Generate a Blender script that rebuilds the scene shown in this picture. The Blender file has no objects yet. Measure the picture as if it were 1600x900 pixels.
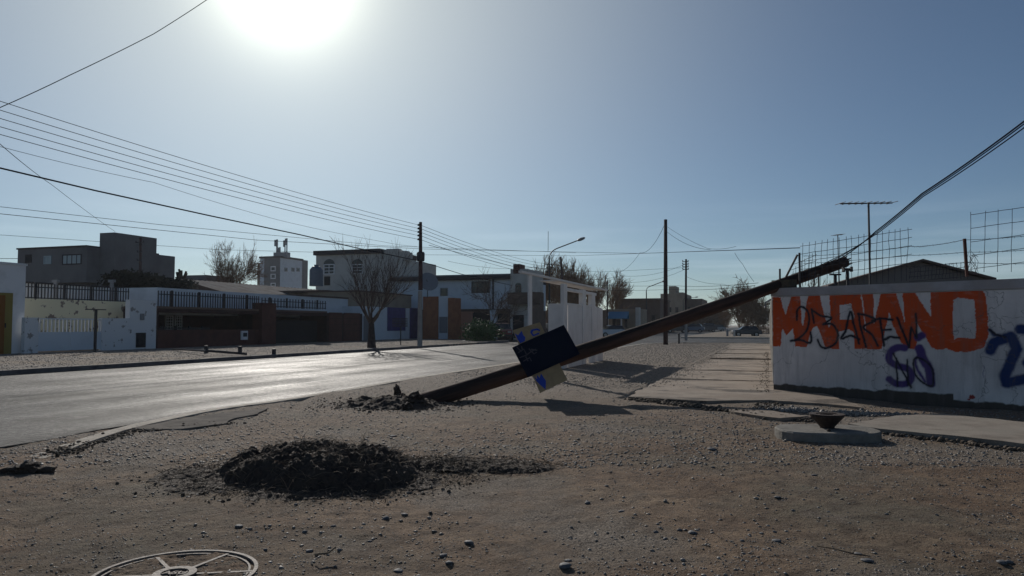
import bpy, bmesh, math, random
import numpy as np
from mathutils import Vector, Matrix
R = math.radians
random.seed(7)
SC = bpy.context.scene
COL = SC.collection

# ------------------------------------------------------------------ camera
F = 1180.0; CH = 1.4; PITCH = math.atan(58 / F)
cam_d = bpy.data.cameras.new('camera'); cam = bpy.data.objects.new('camera', cam_d); COL.objects.link(cam)
cam_d.sensor_width = 36; cam_d.lens = F / 1600 * 36; cam_d.clip_end = 6000; cam_d.clip_start = .05
cam.location = (0, 0, CH); cam.rotation_euler = (math.pi / 2 + PITCH, 0, 0)
SC.camera = cam
def ray(px, py):
    dx = (px - 800) / F; dy = (450 - py) / F
    return Vector((dx, math.cos(PITCH) - dy * math.sin(PITCH), math.sin(PITCH) + dy * math.cos(PITCH)))
# ------------------------------------------------------------------ light
SUND = ray(445, -46).normalized()
SUN_EL = math.asin(SUND.z); SUN_AZ = math.atan2(SUND.x, SUND.y)      # azimuth from +Y towards +X
W = bpy.data.worlds.new('World'); SC.world = W; W.use_nodes = True
nt = W.node_tree; nt.nodes.clear()
def N(t, **k):
    n = nt.nodes.new(t)
    for a, b in k.items(): setattr(n, a, b)
    return n
out = N('ShaderNodeOutputWorld'); bg = N('ShaderNodeBackground'); bg.inputs[1].default_value = 0.05
sky = N('ShaderNodeTexSky', sky_type='NISHITA', sun_disc=False, sun_elevation=SUN_EL, sun_rotation=SUN_AZ,
        air_density=1.0, dust_density=0.05, ozone_density=4, altitude=1500)
# circumsolar aureole: scattering around the sun's direction, fixed to the sky
tc = N('ShaderNodeTexCoord'); nrm = N('ShaderNodeVectorMath', operation='NORMALIZE')
dot = N('ShaderNodeVectorMath', operation='DOT_PRODUCT'); dot.inputs[1].default_value = SUND
ac = N('ShaderNodeMath', operation='ARCCOSINE')
nt.links.new(tc.outputs['Generated'], nrm.inputs[0]); nt.links.new(nrm.outputs[0], dot.inputs[0]); nt.links.new(dot.outputs['Value'], ac.inputs[0])
def gauss(sig, amp):
    d = N('ShaderNodeMath', operation='DIVIDE'); d.inputs[1].default_value = sig; nt.links.new(ac.outputs[0], d.inputs[0])
    p = N('ShaderNodeMath', operation='POWER'); p.inputs[1].default_value = 2; nt.links.new(d.outputs[0], p.inputs[0])
    m = N('ShaderNodeMath', operation='MULTIPLY'); m.inputs[1].default_value = -1; nt.links.new(p.outputs[0], m.inputs[0])
    e = N('ShaderNodeMath', operation='EXPONENT'); nt.links.new(m.outputs[0], e.inputs[0])
    a = N('ShaderNodeMath', operation='MULTIPLY'); a.inputs[1].default_value = amp; nt.links.new(e.outputs[0], a.inputs[0])
    return a
SKY_GAIN = 1.0
g1 = gauss(R(4.4), 22.0); g2 = gauss(R(24), 8.7); g3 = gauss(R(10.5), 3.8)
ad = N('ShaderNodeMath', operation='ADD'); nt.links.new(g1.outputs[0], ad.inputs[0]); nt.links.new(g2.outputs[0], ad.inputs[1])
ad2 = N('ShaderNodeMath', operation='ADD'); nt.links.new(ad.outputs[0], ad2.inputs[0]); nt.links.new(g3.outputs[0], ad2.inputs[1])
gc = N('ShaderNodeMix', data_type='RGBA', blend_type='MULTIPLY'); gc.inputs[0].default_value = 1
gc.inputs[6].default_value = (1.0, .99, .78, 1); nt.links.new(ad2.outputs[0], gc.inputs[7])
hsv = N('ShaderNodeHueSaturation'); hsv.inputs['Saturation'].default_value = .95; nt.links.new(sky.outputs[0], hsv.inputs['Color'])
sm = N('ShaderNodeMix', data_type='RGBA', blend_type='ADD'); sm.inputs[0].default_value = 1
tint = N('ShaderNodeMix', data_type='RGBA', blend_type='MULTIPLY'); tint.inputs[0].default_value = 1; tint.inputs[7].default_value = (.98, 1.0, .97, 1)
nt.links.new(hsv.outputs[0], tint.inputs[6]); nt.links.new(tint.outputs[2], sm.inputs[6]); nt.links.new(gc.outputs[2], sm.inputs[7])
# thin low cirrus near the horizon
cm = N('ShaderNodeMapping'); cm.inputs['Scale'].default_value = (2.2, 2.2, 34); nt.links.new(nrm.outputs[0], cm.inputs[0])
cn = N('ShaderNodeTexNoise'); cn.inputs['Scale'].default_value = 1.3; cn.inputs['Detail'].default_value = 5; nt.links.new(cm.outputs[0], cn.inputs[0])
cr_ = N('ShaderNodeMapRange'); cr_.inputs[1].default_value = .48; cr_.inputs[2].default_value = .72; nt.links.new(cn.outputs[0], cr_.inputs[0])
sp_ = N('ShaderNodeSeparateXYZ'); nt.links.new(nrm.outputs[0], sp_.inputs[0])
b1 = N('ShaderNodeMapRange'); b1.inputs[1].default_value = .16; b1.inputs[2].default_value = .05; b1.inputs[3].default_value = 0; b1.inputs[4].default_value = 3.0; nt.links.new(sp_.outputs[2], b1.inputs[0])
cx = N('ShaderNodeMath', operation='MULTIPLY'); nt.links.new(cr_.outputs[0], cx.inputs[0]); nt.links.new(b1.outputs[0], cx.inputs[1])
sm2 = N('ShaderNodeMix', data_type='RGBA', blend_type='ADD'); sm2.inputs[0].default_value = 1; nt.links.new(sm.outputs[2], sm2.inputs[6]); nt.links.new(cx.outputs[0], sm2.inputs[7])
nt.links.new(sm2.outputs[2], bg.inputs[0]); nt.links.new(bg.outputs[0], out.inputs[0])
sd = bpy.data.lights.new('sun', 'SUN'); sd.energy = 2.9; sd.angle = R(.53); sd.color = (1, .94, .86)
sun = bpy.data.objects.new('sun', sd); COL.objects.link(sun); sun.location = SUND * 60
sun.rotation_euler = SUND.to_track_quat('Z', 'Y').to_euler()
vs = SC.view_settings; vs.view_transform = 'Standard'; vs.look = 'None'; vs.gamma = 1; vs.use_curve_mapping = False; vs.exposure = 0.0
HAZE = .0002
cy = SC.cycles; cy.max_bounces = 5; cy.diffuse_bounces = 3; cy.glossy_bounces = 2; cy.transmission_bounces = 2
cy.use_denoising = True; cy.sample_clamp_indirect = 4; cy.caustics_reflective = False; cy.caustics_refractive = False

# ------------------------------------------------------------------ geometry frames
TH = math.atan(400 / F); SX, SY = math.sin(TH), math.cos(TH)          # street direction s=(SX,SY), right n=(SY,-SX)
CAMP = Vector((0, 0, CH))
def la(l, a, z=0): return Vector((SX * a + SY * l, SY * a - SX * l, z))
def tola(p): return (p[0] * SY - p[1] * SX, p[0] * SX + p[1] * SY)
def at(px, py, Y): r = ray(px, py); return CAMP + r * (Y / r.y)
def gr(px, py, z=0.0): r = ray(px, py); return CAMP + r * ((z - CH) / r.z)
class Plane:                                                          # vertical plane l=L (kind 'L') or a=A (kind 'A')
    def __init__(s, kind, v): s.k = kind; s.v = v
    def uz(s, px, py):
        r = ray(px, py); l, a = tola(r)
        if s.k == 'L': t = s.v / l; return a * t, CH + r.z * t
        t = s.v / a; return l * t, CH + r.z * t
    def box(s, mb, px0, px1, yt, yb, d0, d1, z0=None, ref=None):      # d: metres out of the plane towards the street/camera
        rp = px0 if ref is None else ref
        u0, zt = s.uz(px0, yt)[0], s.uz(rp, yt)[1]; u1 = s.uz(px1, yt)[0]
        zb = s.uz(rp, yb)[1] if z0 is None else z0
        s.ubox(mb, u0, u1, zb, zt, d0, d1); return (u0, u1, zb, zt)
    def ubox(s, mb, u0, u1, zb, zt, d0, d1):
        if s.k == 'L': mb.lbox(s.v + d0, s.v + d1, u0, u1, zb, zt)
        else: mb.lbox(u0, u1, s.v - d1, s.v - d0, zb, zt)
    def pt(s, u, z, d=0): return la(s.v + d, u, z) if s.k == 'L' else la(u, s.v - d, z)

# ------------------------------------------------------------------ mesh builder
class MB:
    def __init__(s): s.v = []; s.f = []
    def add(s, vs, fs):
        o = len(s.v); s.v += [tuple(p) for p in vs]; s.f += [tuple(i + o for i in f) for f in fs]; return s
    def lbox(s, l0, l1, a0, a1, z0, z1):
        l0, l1 = min(l0, l1), max(l0, l1); a0, a1 = min(a0, a1), max(a0, a1)
        p = [la(l, a, z) for z in (z0, z1) for (l, a) in ((l0, a0), (l1, a0), (l1, a1), (l0, a1))]
        return s.add(p, [(0, 3, 2, 1), (4, 5, 6, 7), (0, 1, 5, 4), (1, 2, 6, 5), (2, 3, 7, 6), (3, 0, 4, 7)])
    def box(s, c, sx, sy, sz, rot=None):
        rot = rot or Matrix()
        p = [Vector(c) + rot @ Vector((x * sx / 2, y * sy / 2, z * sz / 2)) for z in (-1, 1) for (x, y) in ((-1, -1), (1, -1), (1, 1), (-1, 1))]
        return s.add(p, [(0, 3, 2, 1), (4, 5, 6, 7), (0, 1, 5, 4), (1, 2, 6, 5), (2, 3, 7, 6), (3, 0, 4, 7)])
    def tube(s, pts, rad, n=6, caps=True):
        pts = [Vector(p) for p in pts]; m = len(pts)
        if not hasattr(rad, '__len__'): rad = [rad] * m
        vs = []; up = Vector((0, 0, 1))
        for i, p in enumerate(pts):
            d = (pts[min(i + 1, m - 1)] - pts[max(i - 1, 0)])
            d = d.normalized() if d.length > 1e-9 else up
            x = d.cross(up) if abs(d.z) < .95 else d.cross(Vector((1, 0, 0)))
            x.normalize(); y = x.cross(d).normalized()
            for k in range(n):
                t = 2 * math.pi * k / n; vs.append(p + (x * math.cos(t) + y * math.sin(t)) * rad[i])
        fs = [(i * n + k, i * n + (k + 1) % n, (i + 1) * n + (k + 1) % n, (i + 1) * n + k) for i in range(m - 1) for k in range(n)]
        if caps: fs += [tuple(range(n))[::-1], tuple((m - 1) * n + k for k in range(n))]
        return s.add(vs, fs)
    def lathe(s, c, prof, n=24, rot=None):                             # prof: (radius, z) list
        rot = rot or Matrix(); c = Vector(c)
        vs = [c + rot @ Vector((r * math.cos(2 * math.pi * k / n), r * math.sin(2 * math.pi * k / n), z)) for r, z in prof for k in range(n)]
        fs = [(i * n + k, i * n + (k + 1) % n, (i + 1) * n + (k + 1) % n, (i + 1) * n + k) for i in range(len(prof) - 1) for k in range(n)]
        fs += [tuple(range(n))[::-1], tuple((len(prof) - 1) * n + k for k in range(n))]
        return s.add(vs, fs)
    def prism(s, poly, off):                                          # closed polygon (3D points) extruded by off
        n = len(poly); poly = [Vector(p) for p in poly]; off = Vector(off)
        return s.add(poly + [p + off for p in poly], [tuple(range(n))[::-1], tuple(range(n, 2 * n))] + [(i, (i + 1) % n, n + (i + 1) % n, n + i) for i in range(n)])
    def rock(s, c, r, sq=(1, 1, .7), seed=0, sub=2, rough=.22):
        bm = bmesh.new(); bmesh.ops.create_icosphere(bm, subdivisions=sub, radius=1); rd = random.Random(seed)
        dirs = [Vector((rd.gauss(0, 1), rd.gauss(0, 1), rd.gauss(0, 1))).normalized() for _ in range(9)]
        lim = [rd.uniform(.62, .95) for _ in range(9)]; az = Matrix.Rotation(rd.uniform(0, 6.28), 3, 'Z')
        vs = []
        for v in bm.verts:
            p = v.co.copy()
            for d, m in zip(dirs, lim):
                t = p.dot(d)
                if t > m: p -= d * (t - m)
            p *= 1 + rd.uniform(-rough, rough) * .25
            vs.append(Vector(c) + az @ Vector((p.x * sq[0], p.y * sq[1], p.z * sq[2])) * r)
        fs = [tuple(v.index for v in f.verts) for f in bm.faces]; bm.free()
        return s.add(vs, fs)

def link(o, parent=None):
    COL.objects.link(o)
    if parent: o.parent = parent
    return o
def tag(o, label=None, cat=None, group=None, kind=None):
    if label: o['label'] = label
    if cat: o['category'] = cat
    if group: o['group'] = group
    if kind: o['kind'] = kind
    return o
def root_off(p):
    v = Vector((0, 0, 0))
    while p: v += p.location; p = p.parent
    return v
def mesh(name, mb, mat, parent=None, loc=None, smooth=False):
    loc = Vector(loc) if loc is not None else Vector((0, 0, 0))
    off = root_off(parent) + loc
    me = bpy.data.meshes.new(name)
    me.from_pydata([(v[0] - off.x, v[1] - off.y, v[2] - off.z) for v in mb.v], [], mb.f)
    bm = bmesh.new(); bm.from_mesh(me); bmesh.ops.recalc_face_normals(bm, faces=bm.faces); bm.to_mesh(me); bm.free()
    if smooth: me.shade_smooth()
    me.materials.append(mat); o = bpy.data.objects.new(name, me); o.location = loc
    return link(o, parent)
def thing(name, label, cat, loc, group=None):
    o = bpy.data.objects.new(name, None); o.location = loc; o.empty_display_size = .2; link(o)
    return tag(o, label, cat, group)
def solo(name, mb, mat, label, cat, loc, group=None, smooth=False):
    return tag(mesh(name, mb, mat, None, loc, smooth), label, cat, group)
def copy_thing(src, loc, label, rz=0, sc=1.0):
    r = src.copy(); link(r); r.location = loc; r.rotation_euler = (0, 0, rz); r.scale = (sc,) * 3 if not hasattr(sc, '__len__') else sc
    r['label'] = label
    for ch in src.children:
        c = ch.copy(); link(c, r)
        for g in ch.children: d = g.copy(); link(d, c)
    return r

# ------------------------------------------------------------------ materials
def mat(name, c, rough=.85, c2=None, scale=3.0, detail=6, lo=.4, hi=.65, bump=0, bscale=40, spec=.3, metal=0, c3=None, s3=.5, stretch=None):
    m = bpy.data.materials.new(name); m.use_nodes = True; t = m.node_tree; b = t.nodes['Principled BSDF']
    b.inputs['Roughness'].default_value = rough; b.inputs['Specular IOR Level'].default_value = spec; b.inputs['Metallic'].default_value = metal
    b.inputs['Base Color'].default_value = (*c, 1)
    tcn = t.nodes.new('ShaderNodeTexCoord'); mp = t.nodes.new('ShaderNodeMapping'); t.links.new(tcn.outputs['Object'], mp.inputs[0])
    if stretch: mp.inputs['Scale'].default_value = stretch
    last = None
    def noise(sc, det=6):
        n = t.nodes.new('ShaderNodeTexNoise'); n.inputs['Scale'].default_value = sc; n.inputs['Detail'].default_value = det; n.inputs['Roughness'].default_value = .62
        t.links.new(mp.outputs[0], n.inputs['Vector']); return n
    if c2:
        n = noise(scale, detail); r = t.nodes.new('ShaderNodeMapRange'); r.inputs[1].default_value = lo; r.inputs[2].default_value = hi
        t.links.new(n.outputs['Fac'], r.inputs[0]); mx = t.nodes.new('ShaderNodeMix'); mx.data_type = 'RGBA'
        mx.inputs[6].default_value = (*c, 1); mx.inputs[7].default_value = (*c2, 1); t.links.new(r.outputs[0], mx.inputs[0]); last = mx
        if c3:
            n = noise(s3, 4); r = t.nodes.new('ShaderNodeMapRange'); r.inputs[1].default_value = .45; r.inputs[2].default_value = .62
            t.links.new(n.outputs['Fac'], r.inputs[0]); m2 = t.nodes.new('ShaderNodeMix'); m2.data_type = 'RGBA'
            t.links.new(mx.outputs[2], m2.inputs[6]); m2.inputs[7].default_value = (*c3, 1); t.links.new(r.outputs[0], m2.inputs[0]); last = m2
        t.links.new(last.outputs[2], b.inputs['Base Color'])
    if bump:
        n = noise(bscale, 5); bp = t.nodes.new('ShaderNodeBump'); bp.inputs['Strength'].default_value = bump; bp.inputs['Distance'].default_value = .02
        t.links.new(n.outputs['Fac'], bp.inputs['Height']); t.links.new(bp.outputs[0], b.inputs['Normal'])
    return m
def glass(name, c=(.02, .025, .03)):
    return mat(name, c, rough=.12, spec=.6)
M = {}
M['white'] = mat('weathered_white_paint', (.76, .77, .79), c2=(.56, .57, .58), scale=1.2, lo=.5, hi=.8, bump=.2)
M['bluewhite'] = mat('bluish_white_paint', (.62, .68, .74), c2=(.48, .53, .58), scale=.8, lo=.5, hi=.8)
M['yellow'] = mat('peeling_yellow_plaster', (.76, .70, .50), c2=(.24, .19, .16), scale=2.2, lo=.58, hi=.60, bump=.2)
M['peel'] = mat('peeling_white_plaster', (.68, .70, .72), c2=(.30, .29, .28), scale=2.2, lo=.60, hi=.63, bump=.2)
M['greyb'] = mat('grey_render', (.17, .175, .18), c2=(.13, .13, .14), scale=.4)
M['iron'] = mat('dark_iron', (.03, .03, .035), rough=.6, spec=.4)
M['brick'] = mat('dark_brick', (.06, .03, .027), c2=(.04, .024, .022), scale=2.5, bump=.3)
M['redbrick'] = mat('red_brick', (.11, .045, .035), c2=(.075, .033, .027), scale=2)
M['dark'] = mat('dark_interior', (.025, .025, .028))
M['cream'] = mat('cream_render', (.58, .56, .52), c2=(.47, .45, .41), scale=.7)
M['beige'] = mat('beige_render', (.34, .28, .21), c2=(.26, .21, .16), scale=.7)
M['brown'] = mat('brown_render', (.16, .11, .085), c2=(.12, .085, .065), scale=.6)
M['cornice'] = mat('dark_cornice', (.055, .05, .055))
M['tin'] = mat('corrugated_tin', (.20, .195, .19), rough=.9, c2=(.13, .11, .10), scale=.8, spec=.08)
M['roofbrown'] = mat('brown_roof_sheet', (.14, .09, .07), rough=.7, c2=(.09, .065, .055), scale=.8)
M['glass'] = glass('window_glass'); M['bglass'] = mat('pale_window_glass', (.30, .38, .42), rough=.2, spec=.6)
M['orange'] = mat('ochre_door', (.22, .09, .02)); M['ygate'] = mat('yellow_frame', (.26, .21, .06))
M['wood'] = mat('pole_wood', (.085, .045, .035), rough=.8, c2=(.035, .02, .018), scale=5, bump=.5, bscale=18, stretch=(1, 1, .12))
M['woodfar'] = mat('old_pole_wood', (.07, .045, .045), c2=(.035, .025, .025), scale=4)
M['conc'] = mat('concrete', (.31, .265, .22), c2=(.19, .16, .13), scale=2.5, c3=(.27, .24, .20), s3=.8, bump=.5, bscale=30)
M['concp'] = mat('pole_concrete', (.38, .36, .34), c2=(.28, .27, .26), scale=2)
M['slab'] = mat('cap_concrete', (.23, .215, .19), c2=(.14, .13, .115), scale=5, bump=.6, bscale=30)
M['rust'] = mat('rusted_iron', (.06, .04, .033), c2=(.03, .022, .02), scale=9, rough=.75, bump=.4)
M['shelter'] = mat('shelter_white_concrete', (.74, .71, .69), c2=(.58, .55, .53), scale=1.5, lo=.45, hi=.8, bump=.2)
M['salmon'] = mat('salmon_plaster', (.42, .22, .16), c2=(.3, .16, .12), scale=1)
M['purple'] = mat('purple_blue_paint', (.085, .075, .22), c2=(.06, .055, .15), scale=2)
M['brownpanel'] = mat('brown_wood_panel', (.34, .14, .07), c2=(.25, .10, .055), scale=2)
M['bark'] = mat('bark', (.075, .055, .05), c2=(.04, .03, .028), scale=6, bump=.4)
M['twig'] = mat('grey_brown_twigs', (.14, .10, .08), c2=(.08, .06, .055), scale=3)
M['twigbrown'] = mat('brown_twigs', (.24, .15, .085), c2=(.14, .09, .055), scale=1)
M['leaf'] = mat('bush_leaf', (.09, .16, .05), c2=(.045, .09, .03), scale=3, rough=.6)
M['darkleaf'] = mat('dark_creeper_leaf', (.035, .035, .025), c2=(.06, .05, .035), scale=3)
M['wire'] = mat('cable', (.02, .02, .025), rough=1, spec=0)
M['steel'] = mat('galvanised_steel', (.22, .23, .25), rough=.5, metal=.4)
M['tank'] = mat('plastic_tank', (.13, .16, .20), rough=.5)
M['card'] = mat('cardboard', (.42, .31, .18), c2=(.33, .24, .14), scale=6)
M['board'] = mat('black_board', (.007, .012, .027), rough=.9, c2=(.010, .015, .031), scale=6, spec=.1)
M['bluepaint'] = mat('blue_paint', (.03, .07, .42)); M['faint'] = mat('grey_scrawl', (.07, .065, .08))
M['soil'] = mat('dark_soil', (.078, .054, .040), c2=(.026, .019, .016), scale=22, bump=1.0, bscale=45, c3=(.075, .056, .042), s3=5)
M['straw'] = mat('dry_straw', (.24, .18, .12), c2=(.07, .05, .04), scale=12)
M['peb'] = mat('pebbles', (.23, .21, .19), rough=.55, c2=(.08, .073, .068), scale=45, lo=.42, hi=.58, c3=(.36, .32, .275), s3=30, spec=.28)
M['stone'] = mat('grey_stone', (.15, .15, .155), rough=.7, c2=(.09, .09, .095), scale=20, bump=.3)
M['kerb'] = mat('kerb_concrete', (.52, .47, .40), c2=(.34, .30, .25), scale=4, bump=.6, spec=.1)
M['farkerb'] = mat('old_kerb', (.16, .15, .15), c2=(.09, .085, .09), scale=2)
M['bluecan'] = mat('blue_awning', (.10, .26, .42))
M['tyre'] = mat('tyre', (.015, .015, .015)); M['chrome'] = mat('rim', (.3, .3, .3), rough=.35, metal=.8)
M['lamp'] = mat('lamp_glass', (.5, .5, .48), rough=.2)

# ------------------------------------------------------------------ value noise
def _h(ix, iy, s):
    v = np.sin(ix * 127.1 + iy * 311.7 + s * 74.7) * 43758.5453
    return v - np.floor(v)
def vn(x, y, s=0):
    x = np.asarray(x, float); y = np.asarray(y, float)
    ix, iy = np.floor(x), np.floor(y); fx, fy = x - ix, y - iy
    fx = fx * fx * (3 - 2 * fx); fy = fy * fy * (3 - 2 * fy)
    return (_h(ix, iy, s) * (1 - fx) + _h(ix + 1, iy, s) * fx) * (1 - fy) + (_h(ix, iy + 1, s) * (1 - fx) + _h(ix + 1, iy + 1, s) * fx) * fy
def fbm(x, y, sc, o=4, s=0, g=.5):
    t = 0; a = 1; n = 0
    for k in range(o): t = t + a * vn(x * sc + k * 17.3, y * sc - k * 9.1, s + k); n += a; a *= g; sc *= 2.03
    return t / n - .5
def inpoly(x, y, poly):
    c = np.zeros(np.shape(x), bool); n = len(poly)
    for i in range(n):
        x0, y0 = poly[i][0], poly[i][1]; x1, y1 = poly[(i + 1) % n][0], poly[(i + 1) % n][1]
        if y0 == y1: continue
        k = ((y0 > y) != (y1 > y)) & (x < (x1 - x0) * (y - y0) / (y1 - y0) + x0); c ^= k
    return c

# ------------------------------------------------------------------ ground, road
near_edge = [gr(*p) for p in ((-260, 735), (-120, 718), (0, 700), (75, 688), (151, 673), (196, 666), (264, 655), (340, 641), (420, 630), (470, 622))]
road_poly = [(p.x, p.y) for p in near_edge] + [tuple(la(l, a)[:2]) for l, a in
    ((-8.9, 20), (-8.9, 57), (-8.3, 59.5), (-6.5, 61.5), (-4, 62), (60, 62), (60, 82), (-8.9, 82), (-8.9, 500), (-20, 500), (-20, 82), (-90, 82), (-90, 62), (-23, 62), (-21, 61), (-20, 58), (-20, -40), (-13, -30))]
RP = np.array(road_poly)
def gz(x, y):
    x = np.asarray(x, float); y = np.asarray(y, float)
    d = np.hypot(x, y); f = np.clip((30 - d) / 14, 0, 1)
    z = (fbm(x, y, .45, 4, 3) * .10 + fbm(x, y, 4, 4, 9) * .028) * f
    z = z + fbm(x, y, 13, 3, 5, .6) * .022 * np.clip((18 - d) / 8, 0, 1)
    tr = np.abs(((x * .93 + y * .36 + fbm(x, y, .5, 2, 6) * .8) % 2.6) - 1.3); z = z - np.exp(-(tr / .16) ** 2) * .028 * f
    # washed-out step in front of the pavement slabs
    return z
def build_ground():
    xs = [0.]; 
    while xs[-1] < 2500: xs.append(xs[-1] + max(.045, (xs[-1] - 6) * .07) if xs[-1] > 6 else xs[-1] + .045)
    xs = np.array(sorted([-v for v in xs[1:]] + xs))
    ys = [2.0]
    while ys[-1] < 3300: ys.append(ys[-1] + max(.03, ys[-1] * .0085 if ys[-1] < 40 else ys[-1] * .03))
    ys = np.array([-800, -200, -60, -20, -8, -3, 0, 1.2] + ys)
    X, Y = np.meshgrid(xs, ys); Z = gz(X, Y)
    ins = inpoly(X, Y, road_poly); Z = np.where(ins, -.07, Z)
    n, m = X.shape; v = np.stack([X.ravel(), Y.ravel(), Z.ravel()], 1)
    i = np.arange(n * m).reshape(n, m)
    f = np.stack([i[:-1, :-1].ravel(), i[:-1, 1:].ravel(), i[1:, 1:].ravel(), i[1:, :-1].ravel()], 1)
    me = bpy.data.meshes.new('ground'); me.vertices.add(len(v)); me.vertices.foreach_set('co', v.ravel())
    me.loops.add(f.size); me.loops.foreach_set('vertex_index', f.ravel().astype(np.int32))
    me.polygons.add(len(f)); me.polygons.foreach_set('loop_start', (np.arange(len(f)) * 4).astype(np.int32)); me.update(calc_edges=True)
    me.shade_smooth(); me.validate()
    o = bpy.data.objects.new('ground', me); link(o); tag(o, kind='structure')
    return o
def ground_mat():
    m = bpy.data.materials.new('dirt_and_gravel'); m.use_nodes = True; t = m.node_tree; b = t.nodes['Principled BSDF']; L = t.links.new
    tcn = t.nodes.new('ShaderNodeTexCoord')
    def noise(sc, det, ro=.6, st=None):
        n = t.nodes.new('ShaderNodeTexNoise'); n.inputs['Scale'].default_value = sc; n.inputs['Detail'].default_value = det; n.inputs['Roughness'].default_value = ro
        if st:
            mp = t.nodes.new('ShaderNodeMapping'); mp.inputs['Scale'].default_value = st; L(tcn.outputs['Object'], mp.inputs[0]); L(mp.outputs[0], n.inputs[0])
        else: L(tcn.outputs['Object'], n.inputs[0])
        return n
    def rng(src, a, bb):
        r = t.nodes.new('ShaderNodeMapRange'); r.inputs[1].default_value = a; r.inputs[2].default_value = bb; L(src, r.inputs[0]); return r.outputs[0]
    def mix(f, c1, c2, bl='MIX'):
        x = t.nodes.new('ShaderNodeMix'); x.data_type = 'RGBA'; x.blend_type = bl
        if hasattr(f, 'links'): L(f, x.inputs[0])
        else: x.inputs[0].default_value = f
        for k, c in ((6, c1), (7, c2)):
            if hasattr(c, 'links'): L(c, x.inputs[k])
            else: x.inputs[k].default_value = (*c, 1)
        return x.outputs[2]
    brown = mix(rng(noise(.9, 7).outputs[0], .38, .62), (.235, .15, .092), (.355, .25, .163))
    brown = mix(rng(noise(.55, 5, .6, (1, 1, 1)).outputs[0], .45, .62), brown, (.20, .165, .115))
    dirt = mix(rng(noise(5, 10, .78).outputs[0], .42, .66), brown, (.095, .062, .042))
    grav = mix(rng(noise(60, 4, .7).outputs[0], .4, .6), (.40, .33, .265), (.085, .068, .054))
    fac = rng(noise(.28, 8, .68).outputs[0], .50, .60)
    # farther verge is all gravel
    geo = t.nodes.new('ShaderNodeSeparateXYZ'); L(tcn.outputs['Object'], geo.inputs[0])
    far = rng(geo.outputs['Y'], 9, 17)
    mxm = t.nodes.new('ShaderNodeMath'); mxm.operation = 'MAXIMUM'; L(fac, mxm.inputs[0]); L(far, mxm.inputs[1])
    col = mix(mxm.outputs[0], dirt, grav)
    vo = t.nodes.new('ShaderNodeTexVoronoi'); vo.inputs['Scale'].default_value = 38; L(tcn.outputs['Object'], vo.inputs[0])
    sp = rng(vo.outputs['Distance'], .34, .22)
    v2 = noise(3, 4); sel = rng(v2.outputs[0], .5, .58)
    mm = t.nodes.new('ShaderNodeMath'); mm.operation = 'MULTIPLY'; L(sp, mm.inputs[0]); L(sel, mm.inputs[1])
    mx = t.nodes.new('ShaderNodeMath'); mx.operation = 'MULTIPLY'; L(mm.outputs[0], mx.inputs[0]); mx.inputs[1].default_value = .55
    col = mix(mx.outputs[0], col, vo.outputs['Color'], 'MIX') if False else mix(mx.outputs[0], col, (.27, .25, .23))
    L(col, b.inputs['Base Color']); b.inputs['Roughness'].default_value = .9; b.inputs['Specular IOR Level'].default_value = .25
    n1 = noise(24, 9, .75); bp = t.nodes.new('ShaderNodeBump'); bp.inputs['Strength'].default_value = 1; bp.inputs['Distance'].default_value = .05; L(n1.outputs[0], bp.inputs['Height'])
    bp2 = t.nodes.new('ShaderNodeBump'); bp2.inputs['Strength'].default_value = .8; bp2.inputs['Distance'].default_value = .02
    L(sp, bp2.inputs['Height']); L(bp.outputs[0], bp2.inputs['Normal']); L(bp2.outputs[0], b.inputs['Normal'])
    return m
ground = build_ground(); M['ground'] = ground_mat(); ground.data.materials.append(M['ground'])

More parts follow.
